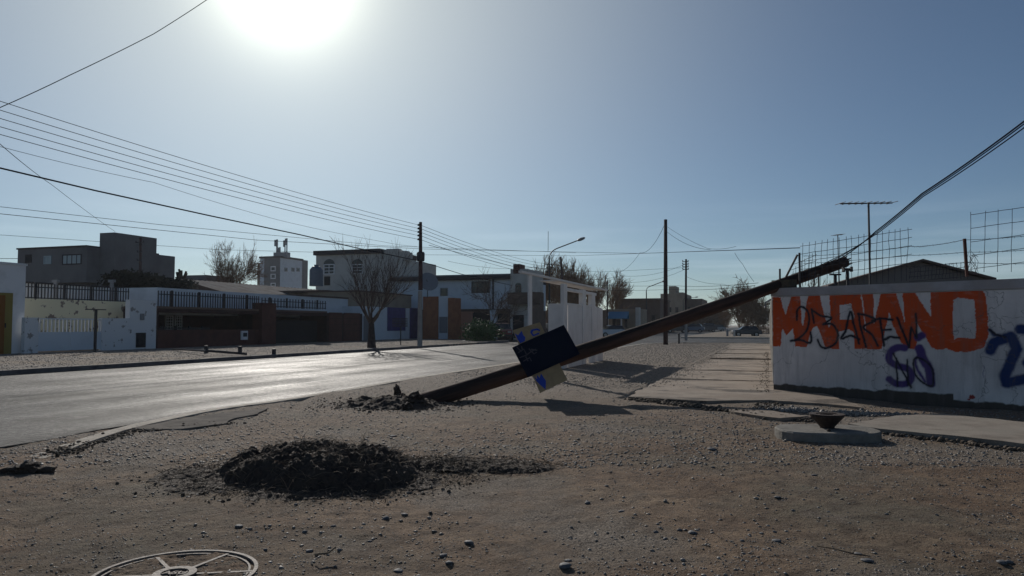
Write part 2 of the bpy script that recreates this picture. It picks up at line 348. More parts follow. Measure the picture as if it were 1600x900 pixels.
def road_mat():
    m = bpy.data.materials.new('asphalt'); m.use_nodes = True; t = m.node_tree; b = t.nodes['Principled BSDF']; L = t.links.new
    tcn = t.nodes.new('ShaderNodeTexCoord'); mp = t.nodes.new('ShaderNodeMapping'); mp.inputs['Rotation'].default_value = (0, 0, TH)
    L(tcn.outputs['Object'], mp.inputs[0]); mp2 = t.nodes.new('ShaderNodeMapping'); mp2.inputs['Scale'].default_value = (1, .06, 1); L(mp.outputs[0], mp2.inputs[0])
    def noise(sc, det, src, ro=.6):
        n = t.nodes.new('ShaderNodeTexNoise'); n.inputs['Scale'].default_value = sc; n.inputs['Detail'].default_value = det; n.inputs['Roughness'].default_value = ro; L(src, n.inputs[0]); return n.outputs[0]
    def rng(src, a, bb, c=0, d=1):
        r = t.nodes.new('ShaderNodeMapRange'); r.inputs[1].default_value = a; r.inputs[2].default_value = bb; r.inputs[3].default_value = c; r.inputs[4].default_value = d; L(src, r.inputs[0]); return r.outputs[0]
    st = noise(1.1, 5, mp2.outputs[0]); fine = noise(9, 9, tcn.outputs['Object'], .95); pat = noise(.35, 5, tcn.outputs['Object'])
    x = t.nodes.new('ShaderNodeMix'); x.data_type = 'RGBA'; x.inputs[6].default_value = (.035, .034, .034, 1); x.inputs[7].default_value = (.06, .058, .056, 1); L(rng(st, .35, .65), x.inputs[0])
    y = t.nodes.new('ShaderNodeMix'); y.data_type = 'RGBA'; L(rng(fine, .48, .60), y.inputs[0]); L(x.outputs[2], y.inputs[6]); y.inputs[7].default_value = (.17, .16, .15, 1)
    vc = t.nodes.new('ShaderNodeTexVoronoi'); vc.feature = 'DISTANCE_TO_EDGE'; vc.inputs['Scale'].default_value = .42
    wn = t.nodes.new('ShaderNodeTexNoise'); wn.inputs['Scale'].default_value = 1.7; wn.inputs['Detail'].default_value = 6; L(tcn.outputs['Object'], wn.inputs[0])
    wm = t.nodes.new('ShaderNodeVectorMath'); wm.operation = 'SCALE'; wm.inputs['Scale'].default_value = 1.6; L(wn.outputs['Color'], wm.inputs[0]); wa = t.nodes.new('ShaderNodeVectorMath'); wa.operation = 'ADD'; L(wm.outputs[0], wa.inputs[0]); L(tcn.outputs['Object'], wa.inputs[1]); L(wa.outputs[0], vc.inputs[0])
    crk = rng(vc.outputs[0], .0, .009, .8, 0); z_ = t.nodes.new('ShaderNodeMix'); z_.data_type = 'RGBA'; L(crk, z_.inputs[0]); L(y.outputs[2], z_.inputs[6]); z_.inputs[7].default_value = (.012, .012, .012, 1)
    pt_ = t.nodes.new('ShaderNodeMix'); pt_.data_type = 'RGBA'; L(rng(noise(.22, 7, tcn.outputs['Object'], .65), .52, .56), pt_.inputs[0]); L(z_.outputs[2], pt_.inputs[6]); pt_.inputs[7].default_value = (.04, .038, .036, 1)
    L(pt_.outputs[2], b.inputs['Base Color'])
    b.inputs['Specular IOR Level'].default_value = .085
    ra = t.nodes.new('ShaderNodeMath'); ra.operation = 'ADD'; L(rng(st, .3, .7, .44, .66), ra.inputs[0]); L(rng(pat, .4, .6, -.03, .06), ra.inputs[1]); rb_ = t.nodes.new('ShaderNodeMath'); rb_.operation = 'ADD'; L(ra.outputs[0], rb_.inputs[0]); L(rng(fine, .42, .6, .10, -.07), rb_.inputs[1]); L(rb_.outputs[0], b.inputs['Roughness'])
    pass
    bp = t.nodes.new('ShaderNodeBump'); bp.inputs['Strength'].default_value = 1.0; bp.inputs['Distance'].default_value = .022; L(noise(26, 5, tcn.outputs['Object'], .85), bp.inputs['Height'])
    b2 = t.nodes.new('ShaderNodeBump'); b2.inputs['Strength'].default_value = .3; b2.inputs['Distance'].default_value = .05; L(st, b2.inputs['Height']); L(bp.outputs[0], b2.inputs['Normal'])
    L(b2.outputs[0], b.inputs['Normal'])
    return m
M['road'] = road_mat()
rb = MB(); rb.prism([Vector((x, y, -.09)) for x, y in road_poly], (0, 0, .10))
tag(mesh('road', rb, M['road']), kind='structure')

def strip(name, pts, w, z0, z1, m, kind='structure', jit=0, seed=0):
    mb = MB(); rd = random.Random(seed); n = len(pts); A = []; B = []
    for i, p in enumerate(pts):
        d = (Vector(pts[min(i + 1, n - 1)]) - Vector(pts[max(i - 1, 0)])); nn = Vector((d.y, -d.x, 0)).normalized()
        A.append(Vector((p[0], p[1], 0)) + nn * (w / 2 + rd.uniform(-jit, jit))); B.append(Vector((p[0], p[1], 0)) - nn * (w / 2 + rd.uniform(-jit, jit)))
    vs = [];
    for a, b in zip(A, B):
        j = rd.uniform(-jit, jit) * .6
        vs += [(a.x, a.y, z0), (a.x, a.y, z1 + j), (b.x, b.y, z1 + j), (b.x, b.y, z0)]
    fs = []
    for i in range(n - 1):
        o = i * 4; fs += [(o, o + 1, o + 5, o + 4), (o + 1, o + 2, o + 6, o + 5), (o + 2, o + 3, o + 7, o + 6)]
    fs += [(0, 1, 2, 3), ((n - 1) * 4 + 3, (n - 1) * 4 + 2, (n - 1) * 4 + 1, (n - 1) * 4)]
    mb.add(vs, fs); return tag(mesh(name, mb, m), kind=kind)
def resample(pts, st):
    o = []; pts = [Vector((p[0], p[1], 0)) for p in pts]
    for a, b in zip(pts, pts[1:]):
        k = max(1, int((b - a).length / st)); o += [a.lerp(b, i / k) for i in range(k)]
    return o + [pts[-1]]
kp = [gr(*p) for p in ((52, 719), (88, 706), (125, 692), (181, 674), (222, 664), (264, 655), (302, 647), (340, 640), (380, 634), (420, 629), (470, 621.5), (530, 612))] + [la(-8.85, a) for a in (18, 24, 30, 40, 50, 57)] + [la(-8.2, 59.6), la(-6.5, 61.6), la(-4, 62.1), la(10, 62.1)]
strip('near_kerb', resample(kp, .35), .21, -.08, .016, M['kerb'], jit=.006, seed=3)
strip('far_kerb', resample([la(-20.07, a) for a in (-30, 46)], 1.0), .16, -.08, .15, M['farkerb'], jit=.01, seed=4)
strip('far_kerb', resample([la(-20.07, a) for a in (51.5, 58)] + [la(-21, 61), la(-23, 62), la(-40, 62)], 1.0), .16, -.08, .15, M['farkerb'], jit=.01, seed=5)
strip('street_kerb', resample([la(l, 82.1) for l in (-70, -20.1)] + [la(-20.1, 300)], 2.0), .18, -.08, .14, M['kerb'], seed=6)
strip('street_kerb', resample([la(40, 82.1), la(-8.8, 82.1), la(-8.8, 300)], 2.0), .18, -.08, .14, M['kerb'], seed=7)
def slab(name, poly, z0, z1, m, jit=.03, seed=1, step=.18, kind='structure'):
    rd = random.Random(seed); pts = resample(list(poly) + [poly[0]], step)[:-1]
    pts = [Vector((p.x + rd.uniform(-jit, jit), p.y + rd.uniform(-jit, jit), z0)) for p in pts]
    mb = MB(); mb.prism(pts, (0, 0, z1 - z0)); o = mesh(name, mb, m); tag(o, kind=kind); return o
M['verge'] = mat('gravel_verge', (.33, .29, .25), c2=(.13, .115, .10), scale=5, detail=14, lo=.46, hi=.54, c3=(.26, .21, .16), s3=.25, bump=1, bscale=9, rough=.95, spec=.1)
slab('far_pavement', [la(-20.15, -30), la(-20.15, 58), la(-21.1, 60.9), la(-23, 61.9), la(-60, 61.9), la(-60, -30)], -.1, .13, M['verge'], jit=0, step=5)
slab('corner_pavement', [la(-20.2, 82.2), la(-20.2, 300), la(-80, 300), la(-80, 82.2)], -.1, .125, M['verge'], jit=0, step=20)
slab('corner_pavement', [la(-8.7, 82.2), la(-8.7, 300), la(60, 300), la(60, 82.2)], -.1, .125, M['verge'], jit=0, step=20)

def pave_mat():
    m = mat('broken_pavement', (.33, .27, .215), c2=(.21, .17, .135), scale=1.6, detail=9, c3=(.25, .195, .15), s3=1.3, bump=.7, bscale=14); t = m.node_tree; b = t.nodes['Principled BSDF']; L = t.links.new
    tcn = t.nodes.new('ShaderNodeTexCoord'); mp = t.nodes.new('ShaderNodeMapping'); mp.inputs['Rotation'].default_value = (0, 0, TH); L(tcn.outputs['Object'], mp.inputs[0])
    m2 = t.nodes.new('ShaderNodeMapping'); m2.inputs['Scale'].default_value = (.7, 1.2, 1); L(mp.outputs[0], m2.inputs[0])
    n = t.nodes.new('ShaderNodeTexNoise'); n.inputs['Scale'].default_value = .8; n.inputs['Detail'].default_value = 9; n.inputs['Roughness'].default_value = .72; L(m2.outputs[0], n.inputs[0])
    r = t.nodes.new('ShaderNodeMapRange'); r.inputs[1].default_value = .535; r.inputs[2].default_value = .60; L(n.outputs[0], r.inputs[0])
    old = b.inputs['Base Color'].links[0].from_socket; x = t.nodes.new('ShaderNodeMix'); x.data_type = 'RGBA'; L(r.outputs[0], x.inputs[0]); L(old, x.inputs[6]); x.inputs[7].default_value = (.085, .068, .055, 1)
    L(x.outputs[2], b.inputs['Base Color'])
    bp = t.nodes.new('ShaderNodeBump'); bp.invert = True; bp.inputs['Strength'].default_value = .4; bp.inputs['Distance'].default_value = .02; L(r.outputs[0], bp.inputs['Height'])
    L(b.inputs['Normal'].links[0].from_socket, bp.inputs['Normal']); L(bp.outputs[0], b.inputs['Normal'])
    return m
M['pave'] = pave_mat()
C0 = gr(1209, 613); C1 = gr(1600, 641.5); WD = (C1 - C0).normalized(); WN = Vector((WD.y, -WD.x, 0))
if WN.y > 0: WN = -WN
WEND = C0 + WD * 9.5
# pavement along the side wall, broken in lengths
for k, (a0, a1, l0) in enumerate(((15.6, 19.2, -2.55), (19.35, 23.1, -2.5), (23.3, 27, -2.4), (27.3, 31, -2.2), (32.2, 37, -2.3), (37.6, 43, -2.4), (44, 52, -2.3))):
    slab('pavement', [la(l0, a0 + (0 if k else -.5)), la(.15, a0), la(.15, a1), la(l0, a1)], -.08, .05 + .006 * (k % 3), M['pave'], jit=.05, seed=20 + k)
slab('pavement', [gr(984, 621, .05), gr(1090, 627, .05), gr(1200, 626, .05), gr(1290, 632, .05), gr(1352, 638, .05), gr(1290, 616, .05), C0 + WN * .02, la(.12, 15.55), la(-2.5, 15.4)], -.08, .062, M['pave'], jit=.03, seed=31)
slab('pavement', [gr(1120, 637, .03), gr(1180, 640, .03), gr(1262, 652, .03), gr(1215, 655, .03), gr(1150, 646, .03)], -.08, .05, M['pave'], jit=.03, seed=32)
slab('pavement', [gr(1325, 664, .05), gr(1400, 651, .05), gr(1470, 648, .05), gr(1600, 661, .05), gr(1900, 690, .05), gr(1900, 735, .05), gr(1600, 696, .05), gr(1500, 684, .05), gr(1376, 672, .05)], -.08, .068, M['conc'], jit=.03, seed=33)
slab('pavement', [gr(205, 668, .03), gr(250, 659, .03), gr(345, 645, .03), gr(420, 637, .03), gr(400, 646, .03), gr(355, 656, .03), gr(350, 661, .03), gr(290, 669, .03), gr(235, 670, .03)], -.08, .026, mat('cracked_grey_screed', (.19, .17, .15), c2=(.11, .10, .09), scale=3, bump=.8, bscale=25, rough=.95, spec=.05), jit=.05, seed=34)

# ------------------------------------------------------------------ loose stones (uncountable gravel)
def scatter(name, pts, rads, m, seed=0, flat=.45):
    bm = bmesh.new(); bmesh.ops.create_icosphere(bm, subdivisions=1, radius=1); bv = np.array([v.co[:] for v in bm.verts]); bf = np.array([[v.index for v in f.verts] for f in bm.faces]); bm.free()
    rg = np.random.default_rng(seed); n = len(pts); k = len(bv)
    ang = rg.uniform(0, 6.28, n); sx = rg.uniform(.75, 1.35, n); sy = rg.uniform(.6, 1.0, n); sz = rg.uniform(flat * .6, flat * 1.5, n)
    V = bv[None] * (1 + rg.uniform(-.16, .16, (n, k, 1))); V = V * np.stack([sx, sy, sz], 1)[:, None, :] * rads[:, None, None]
    c, s = np.cos(ang)[:, None], np.sin(ang)[:, None]; x = V[..., 0] * c - V[..., 1] * s; y = V[..., 0] * s + V[..., 1] * c
    V = np.stack([x, y, V[..., 2] + V[..., 0] * rg.uniform(-.2, .2, (n, 1))], 2) + pts[:, None, :]
    Fc = (bf[None] + (np.arange(n) * k)[:, None, None]).reshape(-1, 3); V = V.reshape(-1, 3)
    me = bpy.data.meshes.new(name); me.vertices.add(len(V)); me.vertices.foreach_set('co', V.ravel()); me.loops.add(Fc.size); me.loops.foreach_set('vertex_index', Fc.ravel().astype(np.int32))
    me.polygons.add(len(Fc)); me.polygons.foreach_set('loop_start', (np.arange(len(Fc)) * 3).astype(np.int32)); me.update(calc_edges=True); me.shade_smooth()
    me.materials.append(m); o = bpy.data.objects.new(name, me); link(o); tag(o, kind='stuff'); return o
rg = np.random.default_rng(11)
def dens(n, y0, y1, half, power=1.0):
    y = y0 * (y1 / y0) ** rg.uniform(0, 1, n) ** power; x = rg.uniform(-half, half, n) * (y + .5); return x, y
def place(n, y0, y1, r0, r1, thr, seed, name, m, sc=.5, fl=.45):
    x, y = dens(n, y0, y1, .8); q = fbm(x, y, sc, 4, seed) + .35 * fbm(x, y, 4, 2, seed + 4)
    k = (q > thr + rg.uniform(-.12, .12, n)) & ~inpoly(x, y, road_poly)
    l, a = x * SY - y * SX, x * SX + y * SY
    k &= ~((l > -2.7) & (a > 14.6)); x, y = x[k], y[k]; r = r0 * (r1 / r0) ** (rg.uniform(0, 1, len(x)) ** 2.2)
    scatter(name, np.stack([x, y, gz(x, y) + r * .10], 1), r, m, seed, fl)
place(52000, 3.6, 12, .003, .0105, -.03, 41, 'gravel', M['peb'])
place(4500, 3.6, 14, .008, .02, .02, 47, 'gravel', M['peb'], 1.1)
place(52000, 7.5, 40, .008, .024, -.2, 53, 'gravel', M['peb'], .3)
place(1300, 3.6, 9, .008, .024, .06, 59, 'gravel', M['stone'], 1.6)

nv = 16000; av = rg.uniform(8, 62, nv); lv = -rg.uniform(20.3, 31, nv); rv = .013 * 2.6 ** rg.uniform(0, 1, nv)
scatter('gravel', np.stack([SX * av + SY * lv, SY * av - SX * lv, np.full(nv, .135)], 1), rv, M['peb'], 61, .4)
nv = 15000; av = rg.uniform(17, 60, nv); lv = -rg.uniform(2.7, 8.6, nv); rv = .012 * 2.4 ** rg.uniform(0, 1, nv)
scatter('gravel', np.stack([SX * av + SY * lv, SY * av - SX * lv, np.full(nv, .004)], 1), rv, M['peb'], 62, .4)
def edge_rubble(pts, n, spread, r0, r1, seed, m):
    P_ = resample([gr(*p) for p in pts], .05); k = rg.integers(0, len(P_), n); q = np.array([(P_[i].x, P_[i].y) for i in k]) + rg.normal(0, 1, (n, 2)) * np.array(spread)
    r = r0 * (r1 / r0) ** (rg.uniform(0, 1, n) ** 1.8); scatter('rubble', np.stack([q[:, 0], q[:, 1], gz(q[:, 0], q[:, 1]) + .01], 1), r, m, seed, .7)
M['crumb'] = mat('earth_crumbs', (.14, .105, .075), c2=(.05, .04, .032), scale=18, bump=.8)
edge_rubble([(990, 626), (1060, 632), (1110, 640), (1190, 650), (1260, 657)], 900, (.10, .10), .012, .06, 71, M['crumb'])
edge_rubble([(1210, 640), (1330, 648), (1420, 652)], 1100, (.2, .14), .01, .035, 72, M['peb'])
edge_rubble([(1376, 676), (1500, 690), (1600, 702), (1700, 712)], 1000, (.12, .09), .01, .045, 73, M['crumb'])
edge_rubble([(90, 712), (200, 676), (300, 668), (360, 662)], 700, (.1, .08), .008, .03, 74, M['crumb'])
edge_rubble([(1200, 655), (1188, 640), (1230, 622)], 300, (.1, .1), .01, .04, 75, M['crumb'])
nm_ = 2600; th_ = rg.uniform(0, 6.28, nm_); rr_ = rg.uniform(.75, 1.9, nm_) ** 1.0; qx = gr(497, 745).x + np.cos(th_) * rr_ * .95; qy = gr(497, 745).y + .05 + np.sin(th_) * rr_ * .7
km = rg.uniform(0, 1, nm_) < np.clip(2.0 - rr_, .05, 1) ** 1.5; scatter('soil_crumbs', np.stack([qx, qy, gz(qx, qy) + .003], 1)[km], (.005 * 4.5 ** (rg.uniform(0, 1, nm_) ** 2))[km], M['crumb'], 81, .7)
nm_ = 1400; th_ = rg.uniform(0, 6.28, nm_); rr_ = rg.uniform(.5, 1.8, nm_); qx = gr(612, 631).x + np.cos(th_) * rr_; qy = gr(612, 631).y + np.sin(th_) * rr_ * .9; km = rg.uniform(0, 1, nm_) < np.clip(1.9 - rr_, .05, 1) ** 1.5
scatter('soil_crumbs', np.stack([qx, qy, gz(qx, qy) + .004], 1)[km], (.008 * 4.5 ** (rg.uniform(0, 1, nm_) ** 2))[km], M['crumb'], 82, .7)
nv = 1100; av = rg.uniform(16.5, 46, nv); lv = -2.5 + np.abs(rg.normal(0, .3, nv)); kv = (lv < .05); av, lv = av[kv], lv[kv]
scatter('gravel', np.stack([SX * av + SY * lv, SY * av - SX * lv, np.full(len(av), .066)], 1), .008 * 3.2 ** rg.uniform(0, 1, len(av)), M['peb'], 83, .4)
nv = 450; av = rg.uniform(16, 40, nv); lv = -np.abs(rg.normal(0, .12, nv)); scatter('gravel', np.stack([SX * av + SY * lv, SY * av - SX * lv, np.full(nv, .066)], 1), .006 * 3.2 ** rg.uniform(0, 1, nv), M['crumb'], 84, .6)
# individual larger stones
for i, (px, py, w, h, lab) in enumerate((
    (1082, 829, 18, 10, 'lone dark grey flat stone on bare dirt, right of centre near the bottom'),
    (733, 841, 18, 12, 'rough lumpy dark stone with a pointed top, between the soil heap and the bottom pebbles'),
    (693, 858, 14, 9, 'rounded grey pebble just below and left of the rough lumpy dark stone'),
    (883, 881, 22, 14, 'largest rounded grey pebble at the bottom edge centre'),
    (888, 872, 12, 7, 'small grey pebble touching the back of the largest bottom pebble'),
    (702, 869, 13, 8, 'dark pebble directly below the rounded grey pebble left of centre'),
    (622, 881, 18, 9, 'wide dark stone between the bent twig and the rounded pebbles'),
    (632, 798, 12, 7, 'flat grey stone just below the right end of the soil heap'),
    (603, 802, 11, 12, 'upright blackish lump just below the right end of the soil heap'),
    (918, 781, 11, 7, 'small grey stone on bare dirt below the tail of the soil heap'),
    (971, 796, 11, 6, 'thin flat stone right of the small grey one on bare dirt, picture centre'),
    (1214, 844, 15, 8, 'flat grey stone with pale top right of the lone dark grey stone'),
    (1215, 780, 11, 6, 'small stone on bare dirt below the concrete slab, left one'),
    (1273, 746, 9, 5, 'tiny pale stone nearest in front of the concrete slab'),
    (1340, 864, 16, 7, 'flat stone beside the thin curved stem, back one of the pair'),
    (1355, 876, 18, 8, 'flat stone beside the thin curved stem, front one of the pair'),
    (1565, 881, 16, 10, 'dark angular stone near the bottom right corner'),
    (1112, 704, 16, 7, 'dark flat stone midway between the black board and the concrete slab'),
    (615, 679, 12, 6, 'small pale stone just behind the right side of the soil heap'),
    (1190, 832, 9, 5, 'tiny stone just left of the flat grey stone with pale top'),
    (373, 817, 14, 8, 'dark stone between the soil heap and the manhole ring'))):
    p = gr(px, py + h * .3); sc = p.y / F; mb = MB(); z = float(gz(p.x, p.y)); rr = w * sc / 2 * 1.1
    mb.rock((p.x, p.y, z + h * sc * .12), rr, (1, .85, min(.9, h / w * .62)), seed=i + 100)
    tag(mesh('stone', mb, M['stone'], None, (p.x, p.y, z), True), lab, 'stone', 'loose stones lying on the dirt')

# ------------------------------------------------------------------ soil mound
def heightfield(name, x0, x1, y0, y1, st, fn, m, label, cat):
    X, Y = np.meshgrid(np.arange(x0, x1, st), np.arange(y0, y1, st)); H = fn(X, Y); Z = gz(X, Y) + H
    n, k = X.shape; i = np.arange(n * k).reshape(n, k); ok = H > -.012
    keep = ok[:-1, :-1] & ok[:-1, 1:] & ok[1:, 1:] & ok[1:, :-1]
    f = np.stack([i[:-1, :-1][keep], i[:-1, 1:][keep], i[1:, 1:][keep], i[1:, :-1][keep]], 1)
    used = np.unique(f); re = np.full(n * k, -1); re[used] = np.arange(len(used)); v = np.stack([X.ravel(), Y.ravel(), Z.ravel()], 1)[used]; f = re[f]
    c = Vector(((x0 + x1) / 2, (y0 + y1) / 2, 0)); v = v - np.array(c)
    me = bpy.data.meshes.new(name); me.from_pydata(v.tolist(), [], f.tolist()); me.shade_smooth(); me.materials.append(m)
    o = bpy.data.objects.new(name, me); o.location = c; link(o); return tag(o, label, cat)
MC = gr(497, 745)
def ell(X, Y, cx, cy, rx, ry): return 1 - ((X - cx) / rx) ** 2 - ((Y - cy) / ry) ** 2
def mound(X, Y):
    q = fbm(X, Y, 2.2, 5, 71, .6); lump = fbm(X, Y, 7, 4, 77, .65); fine = fbm(X, Y, 28, 2, 79)
    e = ell(X, Y, MC.x + .02, MC.y + .12, .95, .75) + q * .7
    h = np.clip(e, 0, 1) ** .6 * .26 + np.where(e > 0, 1, 0) * ((np.abs(lump) * -.26 + .03 + lump * .08) * np.clip(e * 2, 0, 1) + fine * .06)
    g = ell(X, Y, gr(420, 700).x + .1, gr(420, 715).y, .35, .3); h = h + np.clip(g, 0, 1) * .07
    e2 = ell(X, Y, gr(735, 727).x, gr(735, 727).y, .95, .36) + q * 1.3; h2 = np.clip(e2, 0, 1) * .06 + np.where(e2 > 0, lump * .06 + fine * .03, 0)
    e3 = ell(X, Y, MC.x - .05, MC.y - .05, 1.3, .85) + q * 1.7; h3 = np.where(e3 > 0, np.clip(e3, 0, .5) * .03 + fine * .03 + lump * .02, 0)
    return np.maximum(np.maximum(h, h2), h3) + np.where((e > 0) | (e2 > 0) | (e3 > 0), 0, -.05)
heightfield('soil_mound', MC.x - 2, MC.x + 3.1, MC.y - 1.4, MC.y + 1.5, .016, mound, M['soil'], 'large dark heap of dug earth and dead grass with a low tail to its right', 'soil heap')
BC = gr(612, 631)
def deb(X, Y):
    q = fbm(X, Y, 2.5, 4, 81, .6); lump = fbm(X, Y, 8, 4, 87, .65)
    e = ell(X, Y, BC.x + .02, BC.y, .95, .85) + q * 1.2
    return np.where(e > 0, np.clip(e, 0, 1) * .13 + lump * .2 * np.clip(e * 2, 0, 1), -.05)
heightfield('earth_debris', BC.x - 1.4, BC.x + 1.4, BC.y - 1.4, BC.y + 1.4, .022, deb, M['soil'], 'dark uprooted earth and clods around the foot of the fallen pole', 'earth debris')
sb = MB(); rd = random.Random(5)
for k in range(1700):
    a = rd.uniform(0, 6.28); r = rd.random() ** .6
    if k < 1250: x, y = MC.x + math.cos(a) * r * 1.5, MC.y + math.sin(a) * r * .95
    else: x, y = gr(735, 727).x + math.cos(a) * r * .95, gr(735, 727).y + math.sin(a) * r * .4
    z = float(gz(x, y)) + max(0, float(mound(np.array([x]), np.array([y]))[0])); Ls = rd.uniform(.04, .2); d = Vector((rd.gauss(0, 1), rd.gauss(0, 1), rd.uniform(-.1, .5))).normalized(); p = Vector((x, y, z + .004))
    sb.tube([p, p + d * Ls * .5 + Vector((0, 0, .012)), p + d * Ls + Vector((0, 0, -.005))], [.0026, .002, .0009], 3, False)
tag(mesh('dry_straw', sb, M['straw']), kind='stuff')
for (px, py, r, sd_, lab) in ((651, 628, .17, 1, 'squat dark earth clod right against the foot of the fallen pole'), (621, 612, .13, 2, 'upright jagged dark clod standing behind the uprooted earth'), (634, 633, .11, 3, 'low dark clod in front of the uprooted earth')):
    p = gr(px, py + 6); mb = MB(); mb.rock((p.x, p.y, r * .5), r, ((1, .8, 1.0), (.8, .5, 1.2), (1, .8, .6))[sd_ - 1], seed=sd_ + 50, rough=1.6, sub=3); [mb.rock((p.x + rd.uniform(-1, 1) * r, p.y - rd.uniform(0, .8) * r, r * .2), r * rd.uniform(.25, .5), (1, .8, .7), seed=sd_ * 9 + j, rough=1.4) for j in range(5)]; solo('earth_clod', mb, M['soil'], lab, 'clod', (p.x, p.y, 0), 'clods at the pole foot')
p = gr(38, 740); mb = MB(); rd = random.Random(41)
mb.rock((p.x, p.y, .03), .17, (1, .7, .45), seed=9, rough=.9, sub=3); mb.rock((p.x - .13, p.y + .02, .02), .11, (1, .8, .5), seed=14, rough=.9); mb.rock((p.x + .17, p.y + .03, .02), .12, (1, .7, .5), seed=10, rough=.9); mb.rock((p.x + .05, p.y - .05, .08), .07, (1, .7, .6), seed=15, rough=.9)
solo('broken_kerb_stone', mb, M['soil'], 'black broken lump of rubble at the end of the kerb, lower left', 'rubble', (p.x, p.y, 0))
# twigs lying on the dirt
tb = MB(); p = gr(505, 872)
tb.tube([p + Vector((-.05, 0, .02)), p + Vector((-.02, -.02, .03)), p + Vector((.03, 0, .03)), p + Vector((.06, .05, .05))], .006, 5); solo('bent_twig', tb, M['straw'], 'small pale bent twig on the dirt at bottom left of centre', 'twig', p)
tb = MB(); p = gr(1318, 866); tb.tube([p + Vector((-.12, .1, .02)), p + Vector((-.06, .02, .03)), p + Vector((.05, -.05, .015)), p + Vector((.13, -.07, .01))], .004, 5); solo('bent_twig', tb, M['straw'], 'thin curved stem on the dirt near the bottom right stones', 'twig', p)

# ------------------------------------------------------------------ manhole ring
HC = Vector(((282 - 800) / F * 4.38, 4.38, 0)); HC.z = float(gz(HC.x, HC.y)) + .004
mh = thing('manhole_cover', 'round iron manhole frame with spokes and lettered hub, bottom left', 'manhole cover', HC)
M['manhole'] = mat('worn_cast_iron', (.26, .21, .175), rough=.7, c2=(.11, .09, .075), scale=14, bump=.5, spec=.5)
def ring(mb, c, r0, r1, z0, z1, n=64):
    vs = [];
    for k in range(n):
        t = 2 * math.pi * k / n
        for r, z in ((r0, z0), (r0, z1), (r1, z1), (r1, z0)): vs.append(Vector(c) + Vector((r * math.cos(t), r * math.sin(t), z)))
    fs = [(k * 4 + j, k * 4 + (j + 1) % 4, ((k + 1) % n) * 4 + (j + 1) % 4, ((k + 1) % n) * 4 + j) for k in range(n) for j in range(4)]
    mb.add(vs, fs)
b = MB(); ring(b, HC, .43, .452, -.05, .012); mesh('rim', b, M['manhole'], mh)
b = MB(); ring(b, HC, .398, .410, -.05, .004); mesh('inner_rim', b, M['manhole'], mh)
b = MB(); ring(b, HC, .075, .118, -.05, .016); mesh('hub', b, M['manhole'], mh)
b = MB(); b.lathe(HC, [(.075, -.05), (.075, .006)], 32); hp = mesh('hub_plate', b, M['rust'], mh)
for k in range(6):
    t = R(8 + 60 * k); d = Vector((math.cos(t), math.sin(t), 0)); b = MB(); b.box(HC + d * .27 + Vector((0, 0, -.012)), .31, .022, .036, Matrix.Rotation(t, 3, 'Z')); mesh('spoke', b, M['manhole'], mh)
gx, gy = np.meshgrid(np.arange(-.43, .431, .008), np.arange(-.43, .431, .008)); gh_ = fbm(gx + 3, gy, 9, 4, 33) * .03 + fbm(gx, gy, 40, 2, 35) * .012 - .001; nn_, kk_ = gx.shape
ii = np.arange(nn_ * kk_).reshape(nn_, kk_); kp2 = (np.hypot(gx, gy) < .428); kp2 = kp2[:-1, :-1] & kp2[1:, 1:] & kp2[:-1, 1:] & kp2[1:, :-1]; gh_ = np.where(np.hypot(gx, gy) < .125, -.03, gh_)
b = MB(); b.v = [tuple(v) for v in np.stack([gx.ravel() + HC.x, gy.ravel() + HC.y, gh_.ravel() + HC.z], 1)]; b.f = [tuple(int(q) for q in f) for f in np.stack([ii[:-1, :-1][kp2], ii[:-1, 1:][kp2], ii[1:, 1:][kp2], ii[1:, :-1][kp2]], 1)]
mesh('silt_fill', b, M['ground'], mh, smooth=True)
fc = bpy.data.curves.new('hub_lettering', 'FONT'); fc.body = 'ASU'; fc.size = .075; fc.extrude = .006; fc.align_x = 'CENTER'; fc.align_y = 'CENTER'; fc.offset = .001
fo = bpy.data.objects.new('hub_lettering', fc); link(fo, mh); fo.location = (0, 0, .009); fo.scale = (.9, 1, 1)
bpy.context.view_layer.update(); lm = bpy.data.meshes.new_from_object(fo.evaluated_get(bpy.context.evaluated_depsgraph_get())); lm.materials.clear(); lm.materials.append(M['manhole'])
bpy.data.objects.remove(fo); fo = bpy.data.objects.new('hub_lettering', lm); link(fo, mh); fo.location = (0, 0, .009)

# ------------------------------------------------------------------ concrete cap + iron cone
CC = Vector(((1288 - 800) / F * 9.45, 9.45, 0)); CC.z = float(gz(CC.x, CC.y)) * .5
def rrect(c, w, d, r, z, n=5, rot=0):
    o = []
    for cx, cy, a0 in ((w / 2 - r, d / 2 - r, 0), (-w / 2 + r, d / 2 - r, 90), (-w / 2 + r, -d / 2 + r, 180), (w / 2 - r, -d / 2 + r, 270)):
        for k in range(n + 1):
            t = R(a0 + 90 * k / n); o.append(Matrix.Rotation(rot, 3, 'Z') @ Vector((cx + r * math.cos(t), cy + r * math.sin(t), 0)) + Vector((c[0], c[1], z)))
    return o
b = MB(); A_ = rrect(CC, 1.2, .86, .34, -.08, 6, rot=R(-5)); B_ = rrect(CC, 1.2, .86, .34, .10, 6, rot=R(-5)); C_ = rrect(CC, 1.17, .83, .33, .118, 6, rot=R(-5)); n = len(A_)
b.add(A_ + B_ + C_, [tuple(range(2 * n, 3 * n))] + [(j * n + i, j * n + (i + 1) % n, (j + 1) * n + (i + 1) % n, (j + 1) * n + i) for j in (0, 1) for i in range(n)])
solo('concrete_slab', b, M['slab'], 'thick grey concrete cover slab with rounded corners on the dirt', 'concrete slab', (CC.x, CC.y, 0))
PC = CC + Vector((.03, .06, .118 - CC.z)); pot = thing('iron_cone', 'rusty upturned iron cone standing on the concrete slab', 'iron cone', PC)
